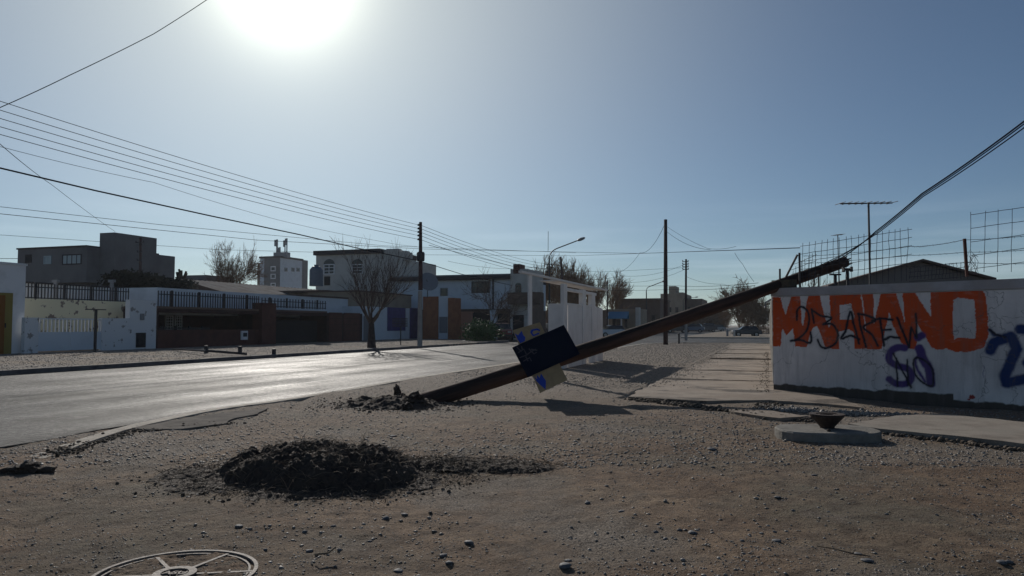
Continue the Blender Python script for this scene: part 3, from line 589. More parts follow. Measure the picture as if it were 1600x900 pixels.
b = MB(); b.lathe(PC, [(.085, 0), (.09, .02), (.205, .15), (.205, .165), (.085, .168), (.075, .10), (.03, .09)], 28); mesh('cone', b, M['rust'], pot, smooth=False)
b = MB(); ring(b, PC, .13, .212, .1685, .176, 28); mesh('rim', b, M['rust'], pot)
p = gr(1277, 683); b = MB(); b.rock((CC.x - .09, CC.y - .27, .13), .028, seed=4); solo('stone', b, M['soil'], 'tiny dark stone lying on top of the concrete slab beside the iron cone', 'stone', (CC.x - .09, CC.y - .27, .118), 'loose stones lying on the dirt')

# ------------------------------------------------------------------ graffiti wall
WH = 2.17
def wuz(px, py):                                                       # pixel -> wall coordinates
    r = ray(px, py); t = (C0 - CAMP).dot(WN) / r.dot(WN); p = CAMP + r * t; return ((p - C0).dot(WD), p.z)
def zz(pts, ox, oy, s): return [wuz(x / s + ox, y / s + oy) for x, y in pts]
A1 = (1200, 430, 4.5); A2 = (1360, 430, 4.0917)
O = []
O.append(zz([(30, 155), (85, 155), (122, 280), (165, 150), (225, 143), (236, 330), (248, 360), (280, 145), (365, 133), (395, 290), (430, 370), (440, 340), (432, 128), (640, 118), (655, 124), (672, 118), (745, 112), (752, 300), (740, 520), (700, 520), (690, 515), (612, 518), (600, 400), (560, 380), (495, 400), (500, 520), (450, 518), (400, 500), (378, 430), (345, 356), (318, 370), (300, 400), (275, 505), (195, 500), (175, 372), (130, 425), (100, 372), (88, 500), (34, 500)], *A1))
holes = [zz([(505, 212), (585, 200), (608, 300), (600, 312), (505, 312)], *A1), zz([(236, 230), (248, 180), (256, 260), (244, 345), (238, 300)], *A1), zz([(650, 122), (658, 122), (692, 400), (686, 400)], *A1)]
O.append(zz([(20, 98), (-2, 240), (-20, 470), (55, 475), (75, 470), (95, 330), (150, 330), (190, 420), (225, 465), (290, 475), (300, 430), (290, 290), (340, 380), (395, 465), (430, 478), (480, 470), (500, 300), (470, 100), (385, 82), (388, 270), (270, 90), (205, 92), (220, 300), (160, 98), (70, 98), (45, 200), (25, 300)], *A2))
O.append(zz([(-70, 118), (20, 98), (10, 250), (-20, 470), (-60, 470)], *A2)); holes.append(zz([(20, 105), (66, 105), (24, 310), (18, 300)], *A2)); holes.append(zz([(118, 235), (145, 330), (98, 330)], *A2))
O.append(zz([(455, 100), (520, 75), (640, 68), (700, 80), (735, 120), (750, 250), (755, 380), (725, 460), (640, 490), (540, 490), (480, 465), (455, 300)], *A2))
holes.append(zz([(530, 160), (560, 143), (660, 155), (675, 300), (670, 405), (560, 400), (535, 410), (527, 300)], *A2))
BK = [zz(p, *A1) for p in ([(203, 315), (205, 250), (235, 222), (275, 250), (290, 320), (270, 390), (215, 445), (160, 462), (230, 455), (300, 475), (300, 400)], [(305, 240), (325, 335)], [(310, 245), (370, 285), (445, 300), (385, 345)], [(385, 345), (450, 345), (492, 400), (480, 470), (430, 508), (375, 505), (348, 455)],
      [(640, 480), (605, 350), (578, 255), (550, 380), (515, 445), (580, 425), (640, 450)], [(688, 505), (655, 380), (635, 270)], [(630, 272), (700, 285), (755, 318), (670, 362), (730, 420), (775, 495)])]
BK += [zz(p, *A2) for p in ([(10, 290), (60, 275), (140, 285)], [(60, 280), (80, 400), (88, 450)], [(80, 350), (130, 348)], [(85, 415), (130, 392), (185, 402)], [(172, 272), (218, 385), (248, 462)], [(248, 462), (262, 335)], [(262, 335), (298, 402), (291, 245)], [(145, 500), (200, 600), (260, 720)], [(165, 530), (175, 710)], [(235, 540), (240, 700)], [(275, 560), (290, 640), (350, 695), (400, 700), (395, 600), (340, 540), (290, 530), (275, 560)], [(760, 345), (800, 380), (860, 395)])]
def smooth(pl, n=7):
    if len(pl) < 3: return pl
    P_ = [pl[0]] + list(pl) + [pl[-1]]; o = []
    for i in range(1, len(P_) - 2):
        for k in range(n):
            t = k / n; o.append(tuple(.5 * ((2 * P_[i][c]) + (P_[i + 1][c] - P_[i - 1][c]) * t + (2 * P_[i - 1][c] - 5 * P_[i][c] + 4 * P_[i + 1][c] - P_[i + 2][c]) * t * t + (3 * P_[i][c] - P_[i - 1][c] - 3 * P_[i + 1][c] + P_[i + 2][c]) * t ** 3) for c in (0, 1)))
    return o + [pl[-1]]
BK = [smooth(p) if len(p) > 3 else p for p in BK]
BKW = [.038] * 13 + [.03] * 6 + [.05]
PU = [(zz(p, *A2), w) for p, w in (([(222, 465), (160, 465), (122, 500), (125, 550), (180, 580), (240, 600), (262, 640), (235, 690), (170, 695), (120, 665)], .13), ([(315, 470), (340, 540), (375, 600), (388, 690)], .16), ([(303, 400), (330, 385)], .13), ([(330, 500), (290, 540), (300, 600), (350, 680)], .05))]
NV = [(zz(p, *A2), w) for p, w in (([(765, 480), (790, 430), (900, 390), (935, 470), (860, 640), (870, 690), (1000, 660), (1100, 640)], .17), ([(960, 345), (1020, 350), (1080, 520), (1010, 560)], .17), ([(765, 350), (790, 385), (930, 385)], .05))]
PU = [(smooth(p), w) for p, w in PU]
def build_wall():
    Lw = 9.5; du = .0125; U, Z = np.meshgrid(np.arange(0, Lw + du, du), np.arange(-.1, WH - .17, du)); 
    ju = U + fbm(U, Z, 26, 3, 5) * .02 + fbm(U, Z, 5, 2, 25) * .02; jz = Z + fbm(U, Z, 26, 3, 8) * .02
    og = np.zeros(U.shape, bool)
    for p in O: og |= inpoly(ju, jz, p)
    for h in holes: og &= ~inpoly(ju, jz, h)
    def dist(pl):
        d = np.full(U.shape, 9.)
        for a, b_ in zip(pl, pl[1:]):
            ax, ay = a; bx, by = b_; L2 = (bx - ax) ** 2 + (by - ay) ** 2 + 1e-9
            t = np.clip(((ju - ax) * (bx - ax) + (jz - ay) * (by - ay)) / L2, 0, 1); d = np.minimum(d, np.hypot(ju - ax - t * (bx - ax), jz - ay - t * (by - ay)))
        return d
    sm = lambda d, w, s: np.clip((w - d) / s + .5, 0, 1)
    bk = np.zeros(U.shape); pu = np.zeros(U.shape); nv = np.zeros(U.shape)
    for p, w in zip(BK, BKW): bk = np.maximum(bk, sm(dist(p), w * .55, .024) * .95 + sm(dist(p), w * 1.5, .10) * .16)
    for p, w in PU: pu = np.maximum(pu, sm(dist(p), w * .5, .03) * .95 + sm(dist(p), w * .62, .09) * .05)
    for p, w in NV: nv = np.maximum(nv, sm(dist(p), w * .5, .04) * .85 + sm(dist(p), w * .8, .16) * .15)
    cov = np.clip(1.06 + fbm(U, Z, 7, 4, 44) * .35 + fbm(U * .3, Z, 30, 3, 45) * .35, .7, 1)
    for a_, b_, c_ in ((.3, .62, 1.05), (2.2, .5, 1.0), (4.6, .45, .98), (5.35, .3, .8), (3.9, .5, .72), (6.2, .3, .7)):
        dr = (np.abs(U - a_ - .01 * np.sin(Z * 30)) < .006) & (Z > b_) & (Z < c_); og |= dr & False; nv = np.maximum(nv, dr * .8 * (a_ > 6)); pu = np.maximum(pu, dr * .6 * ((a_ > 3.8) & (a_ < 4.2)))
    q, _ = wuz(1530, 620); top = np.where(U < wuz(1490, 620)[0], .18, .09) + fbm(U, Z, 3, 4, 14) * .08 + fbm(U, Z, 14, 2, 15) * .03
    pl = np.clip((top - Z) / .02 + .5, 0, 1)
    rx, rz = wuz(1520, 620); rdp = (np.hypot((U - rx) / .09, (Z - rz) / .07) + fbm(U, Z, 18, 3, 22) * 2.6 < .6).astype(float)
    P = np.array(C0)[None, None] + U[..., None] * np.array(WD)[None, None]; P[..., 2] = Z
    P = P + (fbm(U, Z, 1.5, 3, 2) * .015)[..., None] * np.array(WN)
    n, k = U.shape; i = np.arange(n * k).reshape(n, k); f = np.stack([i[:-1, :-1].ravel(), i[:-1, 1:].ravel(), i[1:, 1:].ravel(), i[1:, :-1].ravel()], 1)
    v = P.reshape(-1, 3) - np.array(C0)
    me = bpy.data.meshes.new('painted_face'); me.vertices.add(len(v)); me.vertices.foreach_set('co', v.ravel()); me.loops.add(f.size); me.loops.foreach_set('vertex_index', f.ravel().astype(np.int32))
    me.polygons.add(len(f)); me.polygons.foreach_set('loop_start', (np.arange(len(f)) * 4).astype(np.int32)); me.update(calc_edges=True); me.shade_smooth()
    for nm, ar in (('orange', og * cov), ('black', bk), ('purple', pu), ('navy', nv), ('plinth', pl), ('red', rdp)):
        at_ = me.attributes.new(nm, 'FLOAT', 'POINT'); at_.data.foreach_set('value', ar.ravel().astype(np.float32))
    return me
def wall_mat():
    m = mat('graffiti_wall_paint', (.84, .78, .75), c2=(.64, .58, .56), scale=1.4, detail=9, lo=.45, hi=.75, c3=(.66, .61, .59), s3=.5, bump=.35, bscale=22, rough=.8); t = m.node_tree; b = t.nodes['Principled BSDF']; L = t.links.new
    cur = b.inputs['Base Color'].links[0].from_socket
    for nm, c in (('plinth', (.085, .07, .058)), ('orange', (.62, .085, .018)), ('purple', (.085, .05, .20)), ('navy', (.02, .045, .15)), ('red', (.35, .05, .04)), ('black', (.018, .018, .028))):
        a = t.nodes.new('ShaderNodeAttribute'); a.attribute_name = nm; x = t.nodes.new('ShaderNodeMix'); x.data_type = 'RGBA'; L(a.outputs['Fac'], x.inputs[0]); L(cur, x.inputs[6]); x.inputs[7].default_value = (*c, 1); cur = x.outputs[2]
    # cracks, then thin streaks and dirt over everything
    tcn = t.nodes.new('ShaderNodeTexCoord'); wn = t.nodes.new('ShaderNodeTexNoise'); wn.inputs['Scale'].default_value = 2; wn.inputs['Detail'].default_value = 7; L(tcn.outputs['Object'], wn.inputs[0])
    wa = t.nodes.new('ShaderNodeVectorMath'); wa.operation = 'ADD'; L(wn.outputs['Color'], wa.inputs[0]); L(tcn.outputs['Object'], wa.inputs[1]); vc = t.nodes.new('ShaderNodeTexVoronoi'); vc.feature = 'DISTANCE_TO_EDGE'; vc.inputs['Scale'].default_value = .8; L(wa.outputs[0], vc.inputs[0])
    cr = t.nodes.new('ShaderNodeMapRange'); cr.inputs[1].default_value = 0; cr.inputs[2].default_value = .007; cr.inputs[3].default_value = .7; cr.inputs[4].default_value = 0; L(vc.outputs[0], cr.inputs[0])
    cm_ = t.nodes.new('ShaderNodeMix'); cm_.data_type = 'RGBA'; L(cr.outputs[0], cm_.inputs[0]); L(cur, cm_.inputs[6]); cm_.inputs[7].default_value = (.12, .10, .09, 1); cur = cm_.outputs[2]
    mp = t.nodes.new('ShaderNodeMapping'); mp.inputs['Scale'].default_value = (6, 6, .7); L(tcn.outputs['Object'], mp.inputs[0])
    n = t.nodes.new('ShaderNodeTexNoise'); n.inputs['Scale'].default_value = 1; n.inputs['Detail'].default_value = 8; n.inputs['Roughness'].default_value = .7; L(mp.outputs[0], n.inputs[0])
    r = t.nodes.new('ShaderNodeMapRange'); r.inputs[1].default_value = .5; r.inputs[2].default_value = .8; r.inputs[4].default_value = .55; L(n.outputs[0], r.inputs[0])
    x = t.nodes.new('ShaderNodeMix'); x.data_type = 'RGBA'; L(r.outputs[0], x.inputs[0]); L(cur, x.inputs[6]); x.inputs[7].default_value = (.20, .17, .15, 1); L(x.outputs[2], b.inputs['Base Color'])
    return m
wall = thing('graffiti_wall', 'white masonry wall with big orange block letters and black, purple and navy graffiti', 'wall', C0)
wf = bpy.data.objects.new('painted_face', build_wall()); wf.data.materials.append(wall_mat()); link(wf, wall)
SD = Vector((SX, SY, 0)); M['wallside'] = mat('flaking_white_plaster', (.60, .57, .52), c2=(.22, .19, .16), scale=2.5, lo=.5, hi=.68, bump=.8, bscale=9)
back = [C0, WEND, WEND - WN * .18, C0 + SD * .2 + WD * .16, ]
b = MB(); b.prism([C0 - WN * .02 + Vector((0, 0, -.1)), WEND - WN * .02 + Vector((0, 0, -.1)), WEND - WN * .2 + Vector((0, 0, -.1)), C0 - WN * .2 + WD * .08 + Vector((0, 0, -.1))], (0, 0, WH - .02)); mesh('core', b, M['white'], wall)
b = MB(); e = WN * .02
b.prism([C0 + e - WD * .02 + Vector((0, 0, WH - .165)), WEND + e + Vector((0, 0, WH - .165)), WEND - WN * .22 + Vector((0, 0, WH - .165)), C0 - WN * .22 - WD * .02 + Vector((0, 0, WH - .165))], (0, 0, .165)); mesh('coping', b, mat('coping_paint', (.50, .48, .49), c2=(.36, .33, .33), scale=2.5, bump=.6, bscale=25, c3=(.42, .38, .37), s3=1.2), wall)
sw = thing('side_wall', 'flaking off-white wall running along the pavement to the far corner', 'wall', C0 + SD * .3)
b = MB(); rd = random.Random(3); nseg = 46; l0 = tola(C0)[0]; a0 = tola(C0)[1] + .12
for k in range(nseg):
    aa = a0 + k * .95; hh = WH - .02 - k * .003 + rd.uniform(-.02, .02); o_ = rd.uniform(-.02, .02)
    b.lbox(l0 + .01 + o_, l0 + .2, aa, aa + .945, -.1, hh)
mesh('plaster', b, M['wallside'], sw)
# end block on the corner under the broken pole
p = C0 - WN * .1 + WD * .28; b = MB(); b.prism([p + WD * x + WN * y + Vector((0, 0, WH)) for x, y in ((-.3, -.08), (.18, -.08), (.18, .08), (-.3, .08))], (0, 0, .17)); 
solo('brick_stub', b, mat('ochre_brick', (.11, .085, .055), c2=(.06, .05, .04), scale=8, bump=.6), 'brown broken masonry stub on the wall corner beneath the pole', 'masonry stub', p + Vector((0, 0, WH)))

# ------------------------------------------------------------------ fallen pole with boards
PB = gr(655, 626); PB.z = -.05; K = at(1210, 446, C0.y - .05); DIR = (K - PB); TIP = PB + DIR * 1.232
pw = mat('weathered_pole_wood', (.10, .052, .038), rough=.85, c2=(.03, .018, .015), scale=5, detail=8, lo=.42, hi=.6, bump=.9, bscale=14, stretch=(.07, 1, 1)); _t = pw.node_tree
_mp = [n for n in _t.nodes if n.type == 'MAPPING'][0]; _m0 = _t.nodes.new('ShaderNodeMapping'); _m0.inputs['Rotation'].default_value = (0, math.atan2(DIR.z, math.hypot(DIR.x, DIR.y)), 0)
_m1 = _t.nodes.new('ShaderNodeMapping'); _m1.inputs['Rotation'].default_value = (0, 0, -math.atan2(DIR.y, DIR.x)); _tc = _mp.inputs[0].links[0].from_socket; _t.links.new(_tc, _m1.inputs[0]); _t.links.new(_m1.outputs[0], _m0.inputs[0]); _t.links.new(_m0.outputs[0], _mp.inputs[0])
pole = thing('fallen_utility_pole', 'snapped dark wooden utility pole leaning from the dirt onto the graffiti wall', 'utility pole', PB)
b = MB(); ns = 26; pts = []; rr = []
rd = random.Random(2)
for k in range(ns + 1):
    t = k / ns; sag = -.05 * math.sin(math.pi * t); pts.append(PB.lerp(TIP, t) + Vector((0, 0, sag))); rr.append((.165 - .05 * t) * (1 + rd.uniform(-.025, .025)))
b.tube(pts, rr, 12); mesh('shaft', b, pw, pole, smooth=True)
b = MB(); ax = DIR.normalized()
for k in range(7):
    o_ = Vector((rd.uniform(-.07, .07), rd.uniform(-.07, .07), rd.uniform(-.08, .08))); b.tube([TIP - ax * .1 + o_, TIP + ax * rd.uniform(.02, .16) + o_ * 1.1], [.035, .008], 5)
mesh('splinter', b, M['wood'], pole)
for t in (.93, .955): 
    b = MB(); q = PB.lerp(TIP, t); b.tube([q + Vector((-.02, -.13, -.1)), q + Vector((.0, -.15, .03)), q + Vector((.02, -.06, .14))], .012, 5); mesh('steel_strap', b, M['rust'], pole)
# boards, on a plane just in front of the pole
Q = PB + DIR * .34; BN = Vector((0, -1, 0)) - ax * Vector((0, -1, 0)).dot(ax); BN.normalize()
def onb(px, py, d): 
    c = Q + BN * d; r = ray(px, py); return CAMP + r * ((c - CAMP).dot(BN) / r.dot(BN))
def board(name, poly, d, th, m, parent=None):
    b = MB(); b.prism([onb(x, y, d) for x, y in poly], -BN * th); return b
bd = thing('cardboard_sign', 'brown cardboard placard with blue painted marks fixed behind the black board', 'placard', onb(843, 560, .16))
mesh('panel', board('', [(801, 516), (843.5, 503.5), (886.5, 594), (844, 614)], .16, .012, M['card']), M['card'], bd)
def zb(pts): return [(760 + x / 5.294, 470 + y / 5.294) for x, y in pts]
mesh('painted_mark', board('', zb([(232, 268), (262, 285), (292, 248), (305, 285), (322, 300), (318, 332), (280, 350), (262, 325), (245, 290)]), .163, .002, 0), M['bluepaint'], bd)
cpts = zb([(440, 275), (385, 295), (362, 262), (372, 238), (420, 228), (445, 240), (442, 252), (418, 243), (388, 250), (380, 265), (392, 280), (430, 262)])
mesh('painted_letter', board('', cpts, .163, .002, 0), M['bluepaint'], bd)
mesh('painted_mark', board('', zb([(395, 625), (420, 650), (418, 610), (440, 640), (452, 600), (470, 630), (492, 660), (490, 735), (450, 700), (415, 665)]), .163, .002, 0), M['bluepaint'], bd)
bb = thing('black_board', 'rectangular black board with faint grey scrawls fixed across the fallen pole', 'board', onb(853, 548, .20))
mesh('panel', board('', [(800.5, 543), (881, 507.5), (888, 520), (900.5, 543), (906, 553), (825, 589.5)], .20, .022, 0), M['board'], bb)
def stroke(pts, w):
    o_ = []; L_ = []; Rr = []
    for i, p in enumerate(pts):
        a_ = Vector(pts[max(i - 1, 0)]); c_ = Vector(pts[min(i + 1, len(pts) - 1)]); d_ = (c_ - a_).normalized(); nn = Vector((-d_.y, d_.x)); L_.append(tuple(Vector(p) + nn * w)); Rr.append(tuple(Vector(p) - nn * w))
    return L_ + Rr[::-1]
sc_ = MB()
for j, s_ in enumerate(([(250, 380), (290, 420)], [(262, 430), (310, 400), (330, 440)], [(275, 470), (330, 450), (370, 420), (410, 400)], [(350, 395), (395, 440), (415, 425)], [(305, 500), (360, 470), (372, 500)], [(290, 375), (300, 410)], [(325, 460), (345, 500)], [(370, 400), (420, 410)])):
    pl_ = zb(stroke(s_, 5)); sc_.prism([onb(x, y, .2025 + j * .0006) for x, y in pl_], -BN * .001)
mesh('scrawl', sc_, M['faint'], bb)

# ------------------------------------------------------------------ bus shelter
SL = -6.3; PLN = Plane('L', SL); bs = thing('bus_shelter', 'white concrete bus shelter frame with tall panels and thin roof slab', 'bus shelter', la(SL, 24, 0))
def pbox(name, px0, px1, yt, d0, d1, z0=0, m=M['shelter'], yb=None):
    b = MB(); PLN.box(b, px0, px1, yt, 0 if yb is None else yb, d0, d1, z0 if yb is None else None); return mesh(name, b, m, bs)
pbox('post', 827, 831.5, 428, -.05, .0)
pbox('post', 878.5, 884, 443, -.06, .05)
pbox('post', 908.5, 913.5, 452, -.1, .05); pbox('post', 923, 928, 457, -.1, .05)
b = MB(); b.lbox(SL - .5, SL - .08, 23.75, 23.85, 0, 2.10); mesh('side_panel', b, M['shelter'], bs)
b = MB(); b.lbox(SL - .03, SL + .02, 24.3, 26.35, .0, 2.06); mesh('back_panel', b, M['shelter'], bs)
b = MB(); b.lbox(SL - .03, SL + .02, 26.75, 29.6, .32, 2.08); mesh('back_panel', b, M['shelter'], bs)
b = MB(); b.lbox(SL - .1, SL + .04, 28.9, 29.75, 0, 2.06); mesh('end_panel', b, M['shelter'], bs)
b = MB(); b.lbox(SL - .09, SL + .045, 24.0, 28.6, 2.53, 2.63); mesh('frame_beam', b, M['shelter'], bs)
b = MB(); b.lbox(SL - .08, SL + .035, 24.0, 28.6, 2.07, 2.13); mesh('frame_beam', b, M['shelter'], bs)
b = MB(); b.lbox(SL - .06, SL + .03, 19.3, 30.8, 2.81, 2.87); mesh('roof_beam', b, M['shelter'], bs)
b = MB(); b.lbox(SL - .75, SL - .065, 23.6, 30.7, 2.83, 2.87); mesh('roof_slab', b, M['shelter'], bs)

# ------------------------------------------------------------------ poles, lamps
def lin(a, b_, n=12, sag=0): return [a.lerp(b_, i / n) - Vector((0, 0, 4 * sag * (i / n) * (1 - i / n))) for i in range(n + 1)]
def pole_top(px, py, gx, gy=None): pass
UP = gr(656, 541.5, .13); UPT = at(656, 347, UP.y)
up = thing('utility_pole', 'tall dark utility pole with concrete lower half and cable box beside the far kerb', 'utility pole', UP)
b = MB(); b.tube([UP, UP + Vector((0, 0, 3.3))], [.15, .13], 8); mesh('concrete_base', b, M['concp'], up)
b = MB(); b.tube([UP + Vector((.02, 0, 1.6)), Vector((UP.x, UP.y, UPT.z))], [.135, .09], 8); b.v = [(v[0], v[1] , v[2] if v[2] > 3 else v[2] + 1.75) for v in b.v]; mesh('shaft', b, mat('reddish_pole_wood', (.09, .045, .045), c2=(.05, .03, .03)), up)
b = MB(); zc = at(656, 401, UP.y).z; b.lathe((UP.x + .02, UP.y - .02, zc - .28), [(.2, 0), (.24, .06), (.24, .5), (.18, .56)], 12); mesh('cable_box', b, M['iron'], up)
inz = [at(656, y, UP.y).z for y in (351.5, 357, 362.5, 368, 374)]
for z in inz:
    b = MB(); b.lathe((UP.x - .13, UP.y - .02, z - .06), [(.03, 0), (.055, .02), (.055, .09), (.03, .12)], 8); mesh('insulator', b, M['iron'], up)
PREV = la(-21.2, 3.0); NEXT = la(-21.6, 92)
for k, z in enumerate(inz):
    z0 = z + .30 + .03 * k; yy = (158, 172, 185, 198, 210)[k]; r = ray(0, yy); l_, a_ = tola(r); t = -21.2 / l_; z0 = CH + r.z * t; aa = a_ * t
    P0 = la(-21.2, aa, z0); P1 = Vector((UP.x - .13, UP.y - .02, z)); P00 = P0 + (P0 - P1) * .35 + Vector((0, 0, .25))
    b = MB(); b.tube([P00] + lin(P0, P1, 14, .16), .0105, 4)
    names = ('topmost', 'second', 'third', 'fourth', 'lowest')
    solo('power_line', b, M['wire'], f'{names[k]} of the five parallel overhead wires running left from the utility pole', 'wire', P0, 'overhead wires left of the utility pole')
    b = MB(); E = at((873, 871, 869, 868, 866)[k], (414, 418, 422, 426, 430)[k], 96); b.tube(lin(P1 + Vector((.1, 0, 0)), E, 12, .5), .013, 4)
    solo('power_line', b, M['wire'], f'{names[k]} of the five wires running right from the utility pole across the street', 'wire', P1, 'overhead wires right of the utility pole')
def cable(pts, r, label, group=None, sag=.0, n=10):
    P = [at(*p) for p in pts]; b = MB(); L_ = []
    for a_, c_ in zip(P, P[1:]): L_ += lin(a_, c_, n, sag)[:-1]
    b.tube(L_ + [P[-1]], r, 4); return solo('overhead_cable', b, M['wire'], label, 'cable', P[0], group)
cable([(-80, 243, 21), (0, 262.5, 22.4), (150, 298, 25.3), (330, 337.5, 30.4), (470, 367, 36), (560, 388, 42), (656, 408, 48.6)], .026, 'thick black bundled cable sloping down from the left edge to the utility pole')
cable([(656, 408, 48.6), (720, 428, 55), (800, 446, 72)], .022, 'thick cable running down right from the utility pole to the white corner house')
cable([(-40, 190, 12), (0, 168, 12), (110, 117, 13), (240, 53, 14), (330, -5, 15)], .007, 'single wire rising steeply to the top edge left of the sun', sag=.01)
cable([(-30, 203, 20), (0, 225, 22), (80, 288, 38), (180, 362, 62)], .014, 'thin service wire dropping to the roof of the grey building', sag=.05)
cable([(0, 229, 24), (240, 285, 30), (440, 345, 40), (600, 378, 48), (652, 385, 48.6)], .008, 'faint thin wire just above the thick cable', sag=.05)
cable([(0, 323, 60), (250, 351, 70), (600, 384, 95), (900, 395, 120)], .02, 'upper of the faint wires behind the bare tree', 'faint wires behind the houses')
cable([(0, 334, 60), (400, 375, 85), (660, 389, 100), (1000, 396, 110), (1250, 387, 60)], .024, 'long level wire crossing the middle of the sky to the mesh fence', 'faint wires behind the houses')
cable([(0, 367, 80), (340, 390, 95), (640, 398, 110), (900, 399.5, 120), (1250, 387.5, 62)], .02, 'lower long faint wire crossing behind the street lamp', 'faint wires behind the houses')
cable([(0, 404, 90), (28, 404, 90)], .03, 'short wire stub left of the grey building', 'faint wires behind the houses')
cable([(670, 383, 48.6), (800, 416, 80), (940, 425, 110), (1072, 418, 103)], .016, 'faint wire from the utility pole to the slim far pole', 'faint wires over the crossing')
cable([(866, 428, 96), (970, 431, 100), (1072, 412, 103)], .016, 'upper wire between the street lamp pole and the slim far pole', 'faint wires over the crossing', .6)
cable([(866, 438, 96), (970, 441, 100), (1072, 420, 103)], .016, 'lower wire between the street lamp pole and the slim far pole', 'faint wires over the crossing', .6)
cable([(876, 402, 90), (860, 412, 90), (800, 420, 90), (700, 408, 80)], .014, 'faint slack wire left of the slanting stub pole', 'faint wires over the crossing', .2)
cable([(1072, 432, 103), (1130, 444, 90), (1215, 448, 60)], .016, 'wire sloping right from the slim far pole', 'faint wires over the crossing', .3)
cable([(900, 443, 110), (1050, 446, 100), (1185, 442, 60)], .018, 'upper level wire just above the leaning pole', 'faint wires over the crossing', .2)
cable([(900, 451, 110), (1050, 452, 100), (1180, 446, 60)], .018, 'lower level wire just above the leaning pole', 'faint wires over the crossing', .2)
TIPp = TIP + Vector((0, 0, .08))
for k, (y1, dz, dx) in enumerate(((186, 0, 0), (190, -.05, .06), (196, -.1, .12))):
    b = MB(); m1 = at(1440 + dx * 20, 303 + k * 2, 11); m0 = at(1368 + k * 2, 362 + k, 14); e1 = at(1605, y1, 9); q0 = TIP - ax * (.25 + .3 * k) + Vector((0, -.02, .09))
    b.tube(lin(q0, m0, 5, .04) + lin(m0, m1, 5, .01)[1:] + lin(m1, e1, 6, .02)[1:], (.011, .008, .008)[k], 5)
    solo('broken_line_cable', b, M['wire'], ('thickest', 'middle', 'lowest')[k] + ' of the cables pulled up right from the snapped pole tip', 'cable', q0, 'cables hanging from the snapped pole')
# centre pole
b = MB(); p = gr(1040, 538.5); q = at(1040, 343, p.y); b.tube([p - Vector((0, 0, .3)), p.lerp(q, .5), q], [.17, .15, .12], 8)
solo('utility_pole', b, M['woodfar'], 'bare black wooden pole standing alone on the gravel verge, tallest of the centre', 'utility pole', p, smooth=True)
cable([(1038, 352, 55), (1000, 395, 70), (960, 425, 100)], .016, 'stay wire running down left from the bare centre pole', 'wires at the bare centre pole', .6)
cable([(1042, 354, 55), (1105, 388, 50), (1150, 385, 45)], .01, 'upper faint wire running right from the bare centre pole', 'wires at the bare centre pole', .1)
cable([(1042, 362, 55), (1110, 390, 50)], .012, 'lower short wire running right from the bare centre pole', 'wires at the bare centre pole', .3)
cable([(1148, 395, 40), (1160, 412, 40), (1178, 440, 40)], .009, 'broken wire end dangling right of the bare centre pole', 'wires at the bare centre pole', .05)
p = gr(1072, 532); q = at(1072, 405, p.y); s2 = thing('utility_pole', 'slim pole with small crossarms and pale foot, right of the bare centre pole', 'utility pole', p)
b = MB(); b.tube([p + Vector((0, 0, 2.2)), q], [.11, .085], 8); mesh('shaft', b, M['woodfar'], s2)
b = MB(); b.tube([p, p + Vector((0, 0, 2.3))], .13, 8); mesh('concrete_base', b, M['concp'], s2)
for y in (409, 413, 417, 421):
    z = at(1072, y, p.y).z; b = MB(); b.box((p.x, p.y - .1, z), .55, .06, .06); [b.lathe((p.x + s_ * .25, p.y - .1, z), [(.03, 0), (.05, .1), (.02, .14)], 6) for s_ in (-1, 1)]; mesh('crossarm', b, M['iron'], s2)
p = gr(1061, 537); b = MB(); b.tube([p, p + Vector((0, 0, .72))], .07, 7); b.lathe(p + Vector((0, 0, .70)), [(.09, 0), (.09, .05), (.03, .09)], 8); solo('bollard', b, M['iron'], 'short dark stub post between the two centre poles', 'post', p)
def street_lamp(px, pyb, Y, top, elbow, tipx, tipy, label, sc=1.0):
    P0 = at(px, 508 + CH * F / Y, Y); T = thing('street_lamp', label, 'street lamp', P0); z1 = at(px, elbow, Y).z; tip = at(tipx, tipy, Y); e2 = at(px + (tipx - px) * .28, top, Y)
    b = MB(); b.tube([P0, P0 + Vector((0, 0, z1 * .6)), Vector((P0.x, P0.y, z1))], [.13 * sc, .1 * sc, .075 * sc], 8); mesh('column', b, M['iron'], T)
    b = MB(); c = Vector((P0.x, P0.y, z1)); e1 = Vector((P0.x, P0.y, (z1 + e2.z) / 2 + .25)); pts_ = [c]
    for i in range(1, 7): t = i / 6; pts_.append(c * (1 - t) ** 2 + e1 * 2 * t * (1 - t) + e2 * t * t)
    b.tube(pts_ + [tip], .06 * sc, 7); mesh('arm', b, M['iron'], T)
    d = (tip - e2).normalized(); rot = Matrix.Rotation(-math.atan2(d.z, d.x), 3, 'Y'); b = MB(); hc = tip + d * .35 * sc
    b.lathe(tip + d * .0, [(.05, 0), (.13, .12), (.17, .4), (.13, .75), (.04, .9)], 10, rot.to_4x4().to_3x3() @ Matrix.Rotation(math.pi / 2, 3, 'Y') if sc == 1 else rot @ Matrix.Rotation(math.pi / 2, 3, 'Y') @ Matrix.Scale(.8, 3)); mesh('lamp_head', b, M['steel'], T)
    return T, P0
slt, slp = street_lamp(858.5, 0, 80, 388, 405, 902, 376, 'curved-arm street lamp with insulators rising behind the bus shelter')
for y in (413, 418.5, 424, 429):
    for s_ in (-1, 1):
        z = at(858, y, 80).z; b = MB(); b.lathe((slp.x + s_ * .22, slp.y, z - .07), [(.05, 0), (.09, .04), (.09, .1), (.04, .14)], 7); mesh('insulator', b, M['iron'], slt)
b = MB(); z0 = at(858, 392, 80).z; b.tube([Vector((slp.x - .12, slp.y, z0)), Vector((slp.x - .1, slp.y, z0 + 2.1))], .025, 4); mesh('whip_antenna', b, M['iron'], slt)
